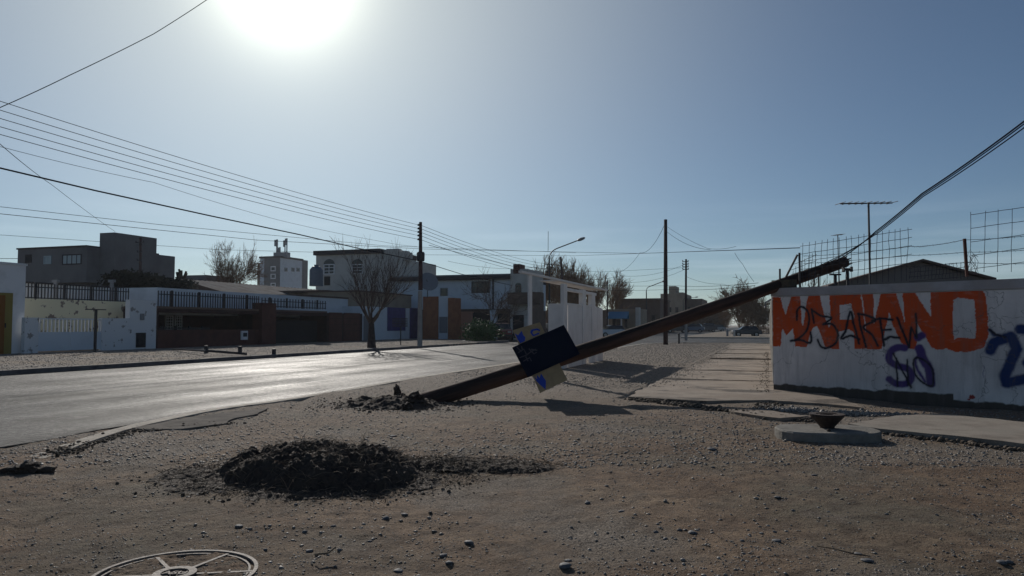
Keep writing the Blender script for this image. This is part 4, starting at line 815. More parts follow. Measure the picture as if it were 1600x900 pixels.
street_lamp(1010.5, 0, 120, 447, 455, 1034, 440.5, 'smaller curved street lamp left of the bare centre pole, above the brown roofs')
street_lamp(1068, 0, 170, 466, 470, 1086, 464.5, 'tiny distant street lamp beside the slim far pole', .9)
b = MB(); p = at(884, 528, 90); b.tube([p, at(876, 401, 90)], [.18, .12], 7); solo('stub_pole', b, M['woodfar'], 'slightly slanting plain pole right of the curved street lamp', 'utility pole', p)
b = MB(); p = at(949, 520, 105); b.tube([p, at(949, 438, 105)], [.12, .08], 6); solo('stub_pole', b, M['woodfar'], 'thin dark pole behind the right end of the bus shelter', 'utility pole', p)
p = at(219, 545, 57); tp = at(219.5, 371, 57); fp = thing('utility_pole', 'slender pole with short crossarms in front of the grey building', 'utility pole', p)
b = MB(); b.tube([p, tp], [.14, .09], 7); mesh('shaft', b, M['woodfar'], fp)
for y, w in ((379, .62), (394, .35), (407, .35)):
    b = MB(); z = at(219, y, 57).z; b.box((tp.x, tp.y - .1, z), w, .08, .07); [b.lathe((tp.x + s_ * w * .45, tp.y - .1, z), [(.03, 0), (.05, .1), (.02, .14)], 6) for s_ in (-1, 1)]; mesh('crossarm', b, M['iron'], fp)

# ------------------------------------------------------------------ buildings
GZ = .13
def boxes(name, parent, m, *bx):
    b = MB()
    for x in bx: b.lbox(*x)
    return mesh(name, b, m, parent)
def window(T, PL, px0, px1, yt, yb, fm, pm, d=0.0, bars=(1, 1), t=.07, arch=False, ref=None):
    rp = px0 if ref is None else ref
    u0, u1 = PL.uz(px0, yt)[0], PL.uz(px1, yt)[0]; zt, zb_ = PL.uz(rp, yt)[1], PL.uz(rp, yb)[1]
    u0, u1 = min(u0, u1), max(u0, u1); b = MB()
    PL.ubox(b, u0, u0 + t, zb_, zt, d, d + .06); PL.ubox(b, u1 - t, u1, zb_, zt, d, d + .06); PL.ubox(b, u0 + t, u1 - t, zt - t, zt, d, d + .06); PL.ubox(b, u0 + t, u1 - t, zb_, zb_ + t, d, d + .06)
    for k in range(1, bars[0]): x = u0 + (u1 - u0) * k / bars[0]; PL.ubox(b, x - t * .35, x + t * .35, zb_ + t, zt - t, d + .005, d + .045)
    for k in range(1, bars[1]): z = zb_ + (zt - zb_) * k / bars[1]; PL.ubox(b, u0 + t, u1 - t, z - t * .35, z + t * .35, d + .005, d + .04)
    fr = mesh('window', b, fm, T); b = MB()
    if arch:
        c = (u0 + u1) / 2; r = (u1 - u0) / 2; pts = [PL.pt(c + r * math.cos(R(k * 18)), zt + r * .8 * math.sin(R(k * 18)), d + .001) for k in range(11)]
        dv = PL.pt(0, 0, .05) - PL.pt(0, 0, 0); b.prism(pts, dv)
    PL.ubox(b, u0 + t, u1 - t, zb_ + t, zt - t, d + .001, d + .02); mesh('pane', b, pm, fr); return fr
def pickets(T_or_none, PL, px0, px1, yt, yb, label, n, d=0, group='picket fences on the house walls', r=.02, extra=.0, loc=None, posts=4):
    u0, u1 = PL.uz(px0, yt)[0], PL.uz(px1, yt)[0]; zt, zb_ = PL.uz(px0, yt)[1], PL.uz(px0, yb)[1]; b = MB()
    for k in range(n + 1):
        u = u0 + (u1 - u0) * k / n; PL.ubox(b, u - r, u + r, zb_, zt, d, d + 2 * r)
    b2 = MB(); PL.ubox(b2, u0, u1, zb_ + .05, zb_ + .1, d + 2 * r + .002, d + 4 * r); PL.ubox(b2, u0, u1, zt - .22, zt - .17, d + 2 * r + .002, d + 4 * r)
    T = thing('picket_fence', label, 'fence', PL.pt((u0 + u1) / 2, zb_), group); mesh('pickets', b, M['iron'], T); mesh('rail', b2, M['iron'], T)
    for k in range(posts):
        u = u0 + (u1 - u0) * (k + .5) / posts; b = MB(); PL.ubox(b, u - .05, u + .05, zb_, zt + .05, d - .11, d - .002); mesh('post', b, M['iron'], T)
    return T
P32 = Plane('L', -32); P318 = Plane('L', -31.6); P34 = Plane('L', -34); P38 = Plane('L', -38); P36 = Plane('L', -36)
# 1 corner white house, far left
u0, zt = P32.uz(-120, 395); zt = P32.uz(20, 414)[1]; u0 = P32.uz(-130, 500)[0]; u1 = P32.uz(38, 500)[0]
h1 = thing('white_house', 'white flat-roofed house at the left edge with ochre door in a yellow frame', 'house', P32.pt(u0, GZ))
boxes('wall', h1, M['white'], (-42, -32, u0, u1, 0, zt)); boxes('parapet', h1, M['peel'], (-42.05, -31.95, u0 - .05, u1 + .04, zt + .002, zt + .1))
b = MB(); P32.box(b, -8, 19, 458, 0, .002, .06, GZ, ref=18); mesh('door_surround', b, M['ygate'], h1)
b = MB(); P32.box(b, -6, 6, 462, 0, .062, .10, GZ, ref=18); d_ = mesh('door', b, M['orange'], h1); b = MB(); P32.box(b, 4.6, 5.4, 505, 512, .11, .16, ref=5); mesh('handle', b, M['iron'], d_)
# 2 peeling boundary wall with gate
u2 = P318.uz(39, 500)[0]; bw = thing('boundary_wall', 'peeling white and yellow boundary wall with a pale metal gate', 'boundary wall', P318.pt(P318.uz(140, 500)[0], GZ))
b = MB(); P318.box(b, 39, 61, 496, 0, -.2, 0, 0); P318.box(b, 160, 203, 497, 0, -.2, 0, 0); mesh('low_wall', b, M['peel'], bw)
b = MB(); P318.box(b, 203.2, 245, 468, 0, -.3, 0, 0); mesh('pier_wall', b, M['peel'], bw)
b = MB(); P34.box(b, 39, 205, 466, 0, -.25, 0, 0); mesh('yellow_wall', b, M['yellow'], bw)
b = MB(); P318.box(b, 212.5, 227, 520, 543, .002, .05); mesh('dark_hatch', b, M['dark'], bw)
b = MB(); P318.box(b, 219, 224.5, 490, 500, .002, .06); mesh('meter_box', b, M['steel'], bw)
gt = thing('metal_gate', 'pale blue-grey metal gate with a row of white bars along its top', 'gate', P318.pt(P318.uz(110, 500)[0], GZ))
b = MB(); P318.box(b, 61.3, 111, 519, 0, -.1, -.05, .2, ref=61); P318.box(b, 111.5, 159.7, 519, 0, -.1, -.05, .2, ref=61); mesh('sheet', b, M['bluewhite'], gt)
ug0, ug1 = P318.uz(61.3, 500)[0], P318.uz(159.7, 500)[0]; zt_, zb_ = P318.uz(61, 499)[1], P318.uz(61, 519)[1]
for k in range(17):
    u = ug0 + (ug1 - ug0) * (k + .5) / 17; b = MB(); P318.ubox(b, u - .025, u + .025, zb_, zt_, -.1, -.06); mesh('bar', b, M['white'], gt)
b = MB(); P318.ubox(b, ug0, ug1, zt_, zt_ + .06, -.11, -.05); mesh('top_rail', b, M['white'], gt)
wh2 = thing('white_house', 'low white house behind the picket fence over the peeling wall', 'house', P38.pt(P38.uz(120, 450)[0], 0)); b = MB(); P38.box(b, 40, 250, 441, 0, -8, 0, 0); mesh('wall', b, M['white'], wh2)
b = MB(); P38.box(b, 40, 250, 440, 442.5, -8.1, .1); mesh('roof_edge', b, M['cornice'], wh2)
for x, w_ in ((87, 3), (175, 3)):
    b = MB(); P36.box(b, x - 2, x + 2, 437, 441, -.2, .2); P36.box(b, x - 1.2, x + 1.2, 441.1, 470, -.1, .1); solo('vent_pipe', b, M['steel'], ('left' if x < 100 else 'right') + ' small capped vent pipe above the picket fence by the grey building', 'vent', P36.pt(P36.uz(x, 450)[0], P36.uz(x, 470)[1]))
pickets(None, P34, 38, 205, 441, 467, 'dark picket fence on top of the peeling yellow wall', 36, d=-.2, r=.022)
# t-shaped stands
def tstand(px, pyb, pyt, x0, x1, label, l=-30.0):
    PL = Plane('L', l); p = PL.pt(*[PL.uz(px, pyb)[0], GZ]); zt = PL.uz(px, pyt)[1]; b = MB(); PL.box(b, px - 1.2, px + 1.2, pyt, pyb, -.05, .05, GZ); PL.box(b, x0, x1, pyt - 1.5, pyt - .1, -.12, .12, ref=px)
    return solo('bin_stand', b, M['iron'], label, 'rubbish stand', p)
tstand(150, 550, 484.5, 136, 163, 'black T-shaped metal stand in front of the pale gate')
p = gr(626, 539, .13); bk = thing('rubbish_basket', 'dark raised rubbish basket on a thin post between the pruned tree and the pole', 'rubbish basket', p)
b = MB(); b.tube([p, p + Vector((0, 0, 1.2))], .035, 6); mesh('post', b, M['iron'], bk)
b = MB(); c = p + Vector((-.05, 0, 1.45)); 
for k in range(12):
    x = -.42 + k * .84 / 11; [b.box(c + Vector((x, s_ * .25, 0)), .03, .02, .5) for s_ in (-1, 1)]
for z in (-.25, -.08, .08, .25): [b.box(c + Vector((0, s_ * .25, z)), .9, .025, .03) for s_ in (-1, 1)]; [b.box(c + Vector((s_ * .44, 0, z)), .03, .5, .03) for s_ in (-1, 1)]
b.box(c + Vector((0, 0, -.26)), .88, .5, .02); mesh('basket', b, M['iron'], bk)
# 3 dark brick house with porch and white upper band
br = thing('brick_house', 'low dark brick house with deep porch, garage doors and white upper band', 'house', P32.pt(P32.uz(400, 500)[0], GZ))
pz = P318.uz(246, 481.5)[1]; ua, ub, uc, ud = [P318.uz(x, 500)[0] for x in (246, 427, 511, 566)]
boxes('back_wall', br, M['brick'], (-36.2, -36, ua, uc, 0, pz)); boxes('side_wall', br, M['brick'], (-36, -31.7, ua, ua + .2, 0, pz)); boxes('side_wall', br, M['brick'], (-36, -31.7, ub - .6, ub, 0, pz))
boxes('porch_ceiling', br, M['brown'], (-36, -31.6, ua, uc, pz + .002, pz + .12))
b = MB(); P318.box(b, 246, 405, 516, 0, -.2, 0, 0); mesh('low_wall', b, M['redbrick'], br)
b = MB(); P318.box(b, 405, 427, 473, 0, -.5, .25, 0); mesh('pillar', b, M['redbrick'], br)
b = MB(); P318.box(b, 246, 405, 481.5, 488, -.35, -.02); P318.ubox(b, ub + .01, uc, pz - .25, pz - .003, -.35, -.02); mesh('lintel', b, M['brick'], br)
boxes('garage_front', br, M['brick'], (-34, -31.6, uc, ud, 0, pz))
for (x0, x1) in ((514, 534), (537, 562)):
    b = MB(); P318.box(b, x0, x1, 488, 0, .002, .05, GZ, ref=511); dd = mesh('garage_door', b, M['redbrick'], br); b = MB(); [P318.box(b, x0 + 1, x1 - 1, y, y + .8, .052, .07, ref=511) for y in (497, 507, 517)]; mesh('groove', b, M['brick'], dd)
uband0, zbt = P34.uz(246, 449); uband1 = P34.uz(568, 460)[0]; boxes('white_band', br, M['bluewhite'], (-44, -34, uband0, uband1, pz - .3, zbt))
boxes('roof_edge', br, M['roofbrown'], (-44.1, -33.95, uband0 + 14, uband1 + .1, zbt + .002, zbt + .14))
P35 = Plane('L', -35.98); window(br, P35, 258, 270, 493, 515, M['white'], M['glass'], bars=(3, 5), t=.06); window(br, P35, 273, 284, 493, 515, M['white'], M['glass'], bars=(3, 5), t=.06); window(br, P35, 355, 370, 495, 514, M['steel'], M['glass'], bars=(2, 2))
b = MB(); P318.box(b, 376, 385, 517, 531, .002, .12); mesh('meter_box', b, M['white'], br)
b = MB(); P318.box(b, 377.5, 383.5, 520, 526, .122, .14); mesh('meter_dial', b, M['iron'], br)
pickets(None, Plane('L', -31.9), 247, 404, 454, 481.3, 'dark picket fence on the porch roof of the brick house, nearer length', 40, r=.022)
pickets(None, Plane('L', -31.9), 409, 508, 465, 480, 'dark picket fence on the porch roof of the brick house, farther lower length', 22, r=.025)
pickets(None, P318, 246, 330, 511, 516, 'low white railing along the top of the porch wall', 40, d=-.15, r=.012)
b = MB(); P318.box(b, 429, 510, 500, 0, -.9, -.8, GZ); solo('carport_shade_sheet', b, M['dark'], 'black sheet standing in for the shade inside the carport of the brick house', 'gate', P318.pt(P318.uz(470, 500)[0], GZ))  # black sheet: the shade inside the open carport is put into its colour
# low rails on the verge in front
for i, (px, py, h) in enumerate(((322, 552, 12), (375, 553, 12), (428, 554, 9))):
    p = gr(px, py, .13); sc = p.y / F; b = MB(); b.box(p + Vector((0, 0, h * sc / 2)), .14, .14, h * sc); solo('stub_post', b, M['iron'], ('leftmost', 'middle', 'rightmost')[i] + ' of the three short dark stub posts on the far verge', 'post', p, 'stub posts on the far verge')
b = MB(); b.tube([gr(270, 545, .2), gr(322, 548, .35), gr(386, 553, .2)], .05, 5); solo('fallen_rail', b, M['iron'], 'fallen dark rail lying between the stub posts on the far verge', 'rail', gr(322, 552, .13))
# 5 shop with purple window
sh = thing('corner_shop', 'small white shopfront with purple-blue window and door behind the pruned tree', 'shop', P32.pt(P32.uz(610, 500)[0], GZ))
us0, us1 = P32.uz(566.5, 500)[0], P32.uz(657, 500)[0]; sz = P32.uz(567, 484)[1]; boxes('wall', sh, M['bluewhite'], (-38, -32, us0, us1, 0, sz + .3))
boxes('upper_parapet', sh, M['beige'], (-38, -33, us0 + 1, us1, sz + .302, 4.25)); boxes('coping', sh, M['roofbrown'], (-38.1, -32.9, us0 + .9, us1 + .1, 4.252, 4.36))
b = MB(); P32.box(b, 605, 633, 480, 517, .002, .05); mesh('shop_window', b, M['purple'], sh)
b = MB(); P32.box(b, 640, 652, 481, 0, .002, .05, GZ); mesh('door', b, M['purple'], sh)
b = MB(); P32.box(b, 568, 577, 493, 0, .002, .04, GZ); mesh('door', b, M['steel'], sh)
rf = thing('cream_house', 'flat cream house with brown eaves behind the pruned tree', 'house', P36.pt(P36.uz(560, 500)[0], 0)); uz0, zr = P36.uz(463, 450); uz1 = P36.uz(662, 460)[0]
boxes('wall', rf, M['beige'], (-46, -38.1, uz0 + 8, 73.4, 0, zr)); boxes('eaves', rf, M['roofbrown'], (-46.2, -38.0, uz0 + 7.5, 73.5, zr + .002, zr + .2))
# two-storey cream house with arch windows
PA60 = Plane('A', 74); v0, zc = PA60.uz(494, 393); v1 = PA60.uz(628, 400)[0]; zc2 = PA60.uz(600, 405)[1]; vm = PA60.uz(594, 400)[0]
ch = thing('two_storey_house', 'two-storey cream house with arched windows and dark flat eaves', 'house', PA60.pt(v0, 0))
boxes('wall', ch, M['cream'], (v0, vm, 74, 83, 0, zc)); boxes('side_wing', ch, M['cream'], (vm, v1, 74.01, 83, 0, zc2))
boxes('eaves', ch, M['cornice'], (v0 - .2, vm + .1, 73.7, 83.2, zc - .45, zc + .05))
window(ch, PA60, 506, 523, 413, 429, M['white'], M['glass'], bars=(2, 3), arch=True, t=.1); window(ch, PA60, 550, 567, 413, 428, M['white'], M['glass'], bars=(2, 3), arch=True, t=.1)
b = MB(); PA60.box(b, 507, 516, 432, 446, .0, .06); mesh('balcony_door', b, M['dark'], ch)
for x0, x1, yt, nm in ((595, 619, 390, 'chimney'), (620, 632, 393, 'chimney')):
    b = MB(); PA60.box(b, x0, x1, yt, 406, -2.0, -.6); PA60.box(b, x0 + 3, x1 - 3, yt - 2.2, yt - .05, -1.8, -.8); mesh(nm, b, M['cream'], ch)
tk = at(494, 447, 60); tkk = thing('water_tank', 'ribbed dark blue-grey roof water tank left of the two-storey cream house', 'water tank', tk)
b = MB(); r_ = 10.5 * 60 / F; b.lathe(tk, [(r_, 0), (r_, .45), (r_ * .96, .48), (r_, .52), (r_, 1.0), (r_ * .96, 1.03), (r_, 1.07), (r_ * .98, 1.3), (r_ * .6, 1.55), (r_ * .3, 1.6)], 18); mesh('drum', b, M['tank'], tkk); b = MB(); b.lathe(tk + Vector((0, 0, 1.6)), [(r_ * .35, 0), (r_ * .35, .1)], 12); mesh('lid', b, M['tank'], tkk)
# hotel tower
PT = Plane('A', tola(at(438, 402, 220))[1]); cl = PT.uz(438, 402)[0]; tw = thing('tower_block', 'distant white and dark tower block with framed windows and mobile antennas', 'building', PT.pt(cl, 0))
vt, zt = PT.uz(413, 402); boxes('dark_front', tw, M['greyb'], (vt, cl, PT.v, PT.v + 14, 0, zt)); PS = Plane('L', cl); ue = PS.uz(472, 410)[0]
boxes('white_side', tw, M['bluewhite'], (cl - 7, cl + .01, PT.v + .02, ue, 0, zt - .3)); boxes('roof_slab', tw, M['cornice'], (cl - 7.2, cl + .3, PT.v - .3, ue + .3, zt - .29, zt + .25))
boxes('beige_wing', tw, M['beige'], (PT.uz(399, 410)[0], vt - .01, PT.v + 1, PT.v + 12, 0, zt - 1.5))
for (y0, y1) in ((416, 424), (428, 436), (442, 448)):
    window(tw, PT, 423, 431, y0, y1, M['white'], M['glass'], d=.01, t=.3)
for x in (444, 455, 463): window(tw, PS, x, x + 5, 418, 424, M['steel'], M['glass'], d=.02, t=.15)
b = MB(); PT.box(b, 424, 444, 394, 402, -3, -1); mesh('plant_room', b, M['steel'], tw)
for x, yt, w in ((426.5, 373, 2.2), (439, 374, .8), (442, 371, 1.0), (431, 385, 1.4)):
    b = MB(); PT.box(b, x - w * .35, x + w * .35, yt, 400, -2.2, -1.8); PT.box(b, x - w, x + w, yt + 1, yt + 11, -1.79, -1.3); mesh('mobile_antenna', b, M['steel'], tw)
# big grey building
c2 = at(136, 400, 72); cl2, ca2 = tola(c2); PG2 = Plane('L', cl2); ca = PG2.uz(156, 400)[0]; PGM = Plane('A', ca); cl = PGM.uz(179, 364)[0]; PGL = Plane('L', cl); PGA = Plane('A', ca2)
gb = thing('grey_building', 'large plain dark grey three-storey building with pale windows behind the left houses', 'building', (c2.x, c2.y, 0))
zt1 = PGL.uz(179, 363)[1]; ue1 = PGL.uz(245, 373)[0]; ue2 = PGL.uz(277, 399)[0]; zt2 = PGL.uz(262, 399)[1]; vl = PGA.uz(28, 390)[0]; zt3 = PGA.uz(100, 387)[1]
boxes('main_block', gb, M['greyb'], (PGM.uz(156, 364)[0], cl, ca + .01, ue1, 0, zt1)); boxes('rear_block', gb, M['greyb'], (cl - 9, cl - .3, ue1, ue2, 0, zt2))
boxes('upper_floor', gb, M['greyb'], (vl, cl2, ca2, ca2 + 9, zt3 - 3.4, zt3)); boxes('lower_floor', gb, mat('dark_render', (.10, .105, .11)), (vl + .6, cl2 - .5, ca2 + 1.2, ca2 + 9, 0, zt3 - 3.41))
boxes('parapet', gb, M['cornice'], (vl - .1, cl2, ca2 - .1, ca2 + 9, zt3 + .002, zt3 + .15))
window(gb, PGA, 69, 81, 400, 413, M['bglass'], M['bglass'], bars=(2, 1), t=.12, d=.01); window(gb, PGA, 98, 128, 398, 414, M['cornice'], M['bglass'], bars=(4, 1), t=.1, d=.01); window(gb, PGA, 72, 80, 434, 441, M['steel'], M['bglass'], t=.1, d=-1.19); window(gb, PGA, 95, 128, 433, 441, M['cornice'], M['bglass'], bars=(3, 1), t=.1, d=-1.19)
b = MB(); PGA.box(b, 40, 50, 398, 411, .01, .05); mesh('recess', b, M['dark'], gb)
# gable house with tin roof
g0 = at(285, 437, 62); gl, ga = tola(g0); zr_ = g0.z; gh = thing('gable_house', 'old low house with brown gable end and shiny corrugated tin roof', 'house', la(gl, ga))
hw = 5.2; he = zr_ - 1.35; Lg = 34
b = MB(); b.prism([la(gl - hw, ga, 0), la(gl + hw, ga, 0), la(gl + hw, ga, he), la(gl, ga, zr_), la(gl - hw, ga, he)], la(0, Lg)); mesh('wall', b, M['brown'], gh)
b = MB(); n_ = 60
for k in range(n_):
    a_0, a_1 = ga - .3 + k * (Lg + .6) / n_, ga - .3 + (k + 1) * (Lg + .6) / n_; am = (a_0 + a_1) / 2; zo = .06
    for s_ in (-1, 1):
        b.add([la(gl, a_0, zr_ + .02), la(gl, am, zr_ + .02 + zo), la(gl, a_1, zr_ + .02), la(gl + s_ * (hw + .4), a_1, he - .05), la(gl + s_ * (hw + .4), am, he - .05 + zo), la(gl + s_ * (hw + .4), a_0, he - .05)], [(0, 1, 4, 5), (1, 2, 3, 4)])
mesh('roof', b, M['tin'], gh)
b = MB(); q = at(302, 430, 95); b.lbox(*[tola(q)[0] - 2, tola(q)[0] + 2, tola(q)[1], tola(q)[1] + 4, 0, q.z]); solo('roof_hut', b, M['greyb'], 'small grey flat box of a building just right of the grey block', 'building', (q.x, q.y, 0))
# 15 brown and white pillars
PP = Plane('A', 64.5); pp = thing('entrance_portal', 'brown and white panelled entrance portal at the far street corner', 'portal', PP.pt(PP.uz(685, 500)[0], GZ))
for x0, x1, yt, m_, nm in ((661, 684.5, 463.5, 'brownpanel', 'brown_panel'), (684.7, 699.8, 463, 'bluewhite', 'white_panel'), (700, 710.5, 466, 'brownpanel', 'brown_panel')):
    b = MB(); PP.box(b, x0, x1, yt, 0, -1.5 if nm == 'brown_panel' else -1.2, .0 if nm == 'brown_panel' else -.1, 0, ref=661); mesh(nm, b, M[m_], pp)
b = MB(); PP.box(b, 686, 698.5, 495, 520, -.098, -.05); mesh('panel_inset', b, M['steel'], pp)
PW = Plane('A', 66); b = MB(); PW.box(b, 711, 737, 489, 0, -.3, 0, 0); PW.box(b, 711, 738, 487, 489, -.35, .05); solo('salmon_wall', b, M['salmon'], 'short salmon-coloured garden wall right of the entrance portal', 'wall', PW.pt(PW.uz(724, 500)[0], GZ))
# 17 two-storey white corner building
cA = tola(at(826, 428, 73)); PB_ = Plane('A', cA[1]); cbd = thing('corner_building', 'white two-storey corner building with dark eaves, brick chimney and arched window', 'building', la(cA[0], cA[1]))
v0 = PB_.uz(618, 430)[0]; zt = PB_.uz(798, 436)[1]; vt0 = PB_.uz(799, 430)[0]; vt1 = PB_.uz(826, 430)[0]; ztw = PB_.uz(800, 421)[1]; zmid = PB_.uz(730, 483)[1]
boxes('upper_wall', cbd, M['bluewhite'], (v0, vt0, cA[1], cA[1] + 12, zmid, zt)); boxes('lower_wall', cbd, M['brown'], (v0, vt0, cA[1] + .3, cA[1] + 12, 0, zmid - .002))
boxes('eaves', cbd, M['cornice'], (v0 - .3, vt0 - .01, cA[1] - .6, cA[1] + 12.2, zt + .002, zt + .38)); boxes('roof_top', cbd, M['steel'], (v0 - .1, vt0 - .02, cA[1] - .3, cA[1] + 12, zt + .382, zt + .52))
boxes('corner_tower', cbd, M['cream'], (vt0, vt1, cA[1] - .3, cA[1] + 5, 0, ztw))
b = MB(); PB_.box(b, 803.5, 813.5, 413, 428, -1.4, .32, ref=803); mesh('chimney', b, M['redbrick'], cbd)
window(cbd, PB_, 807, 816, 446, 468, M['brown'], M['glass'], d=.3, arch=True, t=.1, bars=(2, 3))
window(cbd, PB_, 737, 765, 440, 458, M['cornice'], M['glass'], d=.0, t=.1, bars=(3, 1))
for x0, x1, y0, y1 in ((688, 700, 450, 470),): window(cbd, PB_, x0, x1, y0, y1, M['steel'], M['glass'], t=.08)
for x0, x1, y0, m_ in ((735, 765, 488, 'dark'), (777, 792, 490, 'dark'), (803, 820, 492, 'dark')):
    b = MB(); PB_.box(b, x0, x1, y0, 0, -.298 if x0 < 800 else .302, -.2 if x0 < 800 else .35, GZ); mesh('door', b, M[m_], cbd)
b = MB(); PB_.box(b, 766, 776, 484, 0, -.29, .2, 0); mesh('pilaster', b, M['bluewhite'], cbd)
b = MB(); PB_.box(b, 800, 850, 458, 476, .32, 1.4, ref=800); mesh('balcony', b, M['brown'], cbd)
boxes('brown_side', cbd, M['brown'], (vt1 + .002, vt1 + .06, cA[1] - .2, cA[1] + 5, 0, PB_.uz(826, 455)[1])); 
boxes('pipe', cbd, M['iron'], (PB_.uz(770, 440)[0], PB_.uz(770, 440)[0] + .12, cA[1] - .15, cA[1] - .002, 0, zt))
def dish(px, py, Y, r, label, mm='steel'):
    p = at(px, py, Y); T = thing('satellite_dish', label, 'satellite dish', p); b = MB(); rot = Matrix.Rotation(R(65), 3, 'X') @ Matrix.Rotation(R(20), 3, 'Y')
    b.lathe(p + Vector((0, 0, r)), [(.02, 0), (r * .6, r * .12), (r, r * .35), (r * 1.01, r * .36)], 16, rot); mesh('bowl', b, M[mm], T); b = MB(); b.tube([p - Vector((0, 0, .4)), p + Vector((0, 0, r))], .04, 5); b.tube([p + Vector((0, 0, r)), p + Vector((0, -r * .9, r * 1.3))], .02, 4); mesh('mast', b, M['iron'], T)
dish(668, 458, 68, .9, 'satellite dish on the roofs just right of the utility pole')
# far right buildings across the crossing
def far_block(name, label, px0, px1, yt, Y, m_, depth=12, wins=(), extra=()):
    pA = Plane('A', tola(at(px0, 500, Y))[1]); T = thing(name, label, 'building', pA.pt(pA.uz((px0 + px1) / 2, 500)[0], 0)); b = MB(); pA.box(b, px0, px1, yt, 0, -depth, 0, 0); mesh('wall', b, M[m_], T)
    for (x0, x1, y0, y1) in wins: window(T, pA, x0, x1, y0, y1, M['cornice'], M['glass'], t=.1, d=.01)
    for nm, x0, x1, y0, y1, d0, d1, mm in extra: b = MB(); pA.box(b, x0, x1, y0, y1 or 0, d0, d1, None if y1 else 0, ref=px0); mesh(nm, b, M[mm], T)
    return T, pA
far_block('flat_block', 'stepped beige-grey block with a tower behind the bare centre pole', 1032, 1070, 459, 175, 'beige', 16, [(1035, 1039, 475, 483), (1045, 1049, 480, 488), (1055, 1060, 480, 488)], [('stair_tower', 1044, 1055, 447, 459, -8, -1, 'beige'), ('roof_room', 1056, 1067, 457, 459.2, -8, -1, 'beige')])
far_block('flat_block', 'plain brown-grey block right of the stepped tower block', 1071, 1097, 467, 178, 'brown', 16, [(1075, 1079, 480, 487), (1084, 1088, 480, 487)])
far_block('brown_house', 'long low brown-roofed house behind the crossing', 962, 1031, 468.5, 135, 'brown', 14, [(1003, 1010, 492, 503), (1018, 1024, 492, 503)], [('roof', 958, 1033, 467, 469, -14, 1, 'roofbrown')])
kk, kp_ = far_block('kiosk', 'small cream kiosk with blue awning beside the white car', 950, 1001, 483, 112, 'beige', 6, [(957, 962, 498, 512), (976, 980, 499, 512)], [('door', 963, 971, 499, 0, .005, .08, 'glass'), ('column', 951, 953, 489, 0, 1.0, 1.2, 'white'), ('column', 972, 974, 496, 0, 1.0, 1.2, 'white'), ('porch', 995, 1001, 481, 0, 0.01, 1.2, 'cream')])
b = MB(); q0 = kp_.uz(951, 497); q1 = kp_.uz(983, 497)[0]; zt = kp_.uz(951, 487)[1]; b.prism([kp_.pt(q0[0], zt, .01), kp_.pt(q0[0], q0[1], 1.8), kp_.pt(q0[0], q0[1] - .12, 1.8), kp_.pt(q0[0], q0[1] - .12, .01)], kp_.pt(q1, 0) - kp_.pt(q0[0], 0)); mesh('awning', b, M['bluecan'], kk)
far_block('low_building', 'dark low building behind the shelter between bare trees', 832, 950, 485, 140, 'brown', 10)
far_block('low_building', 'far dark shed at the end of the street', 1098, 1130, 503, 230, 'brown', 10)

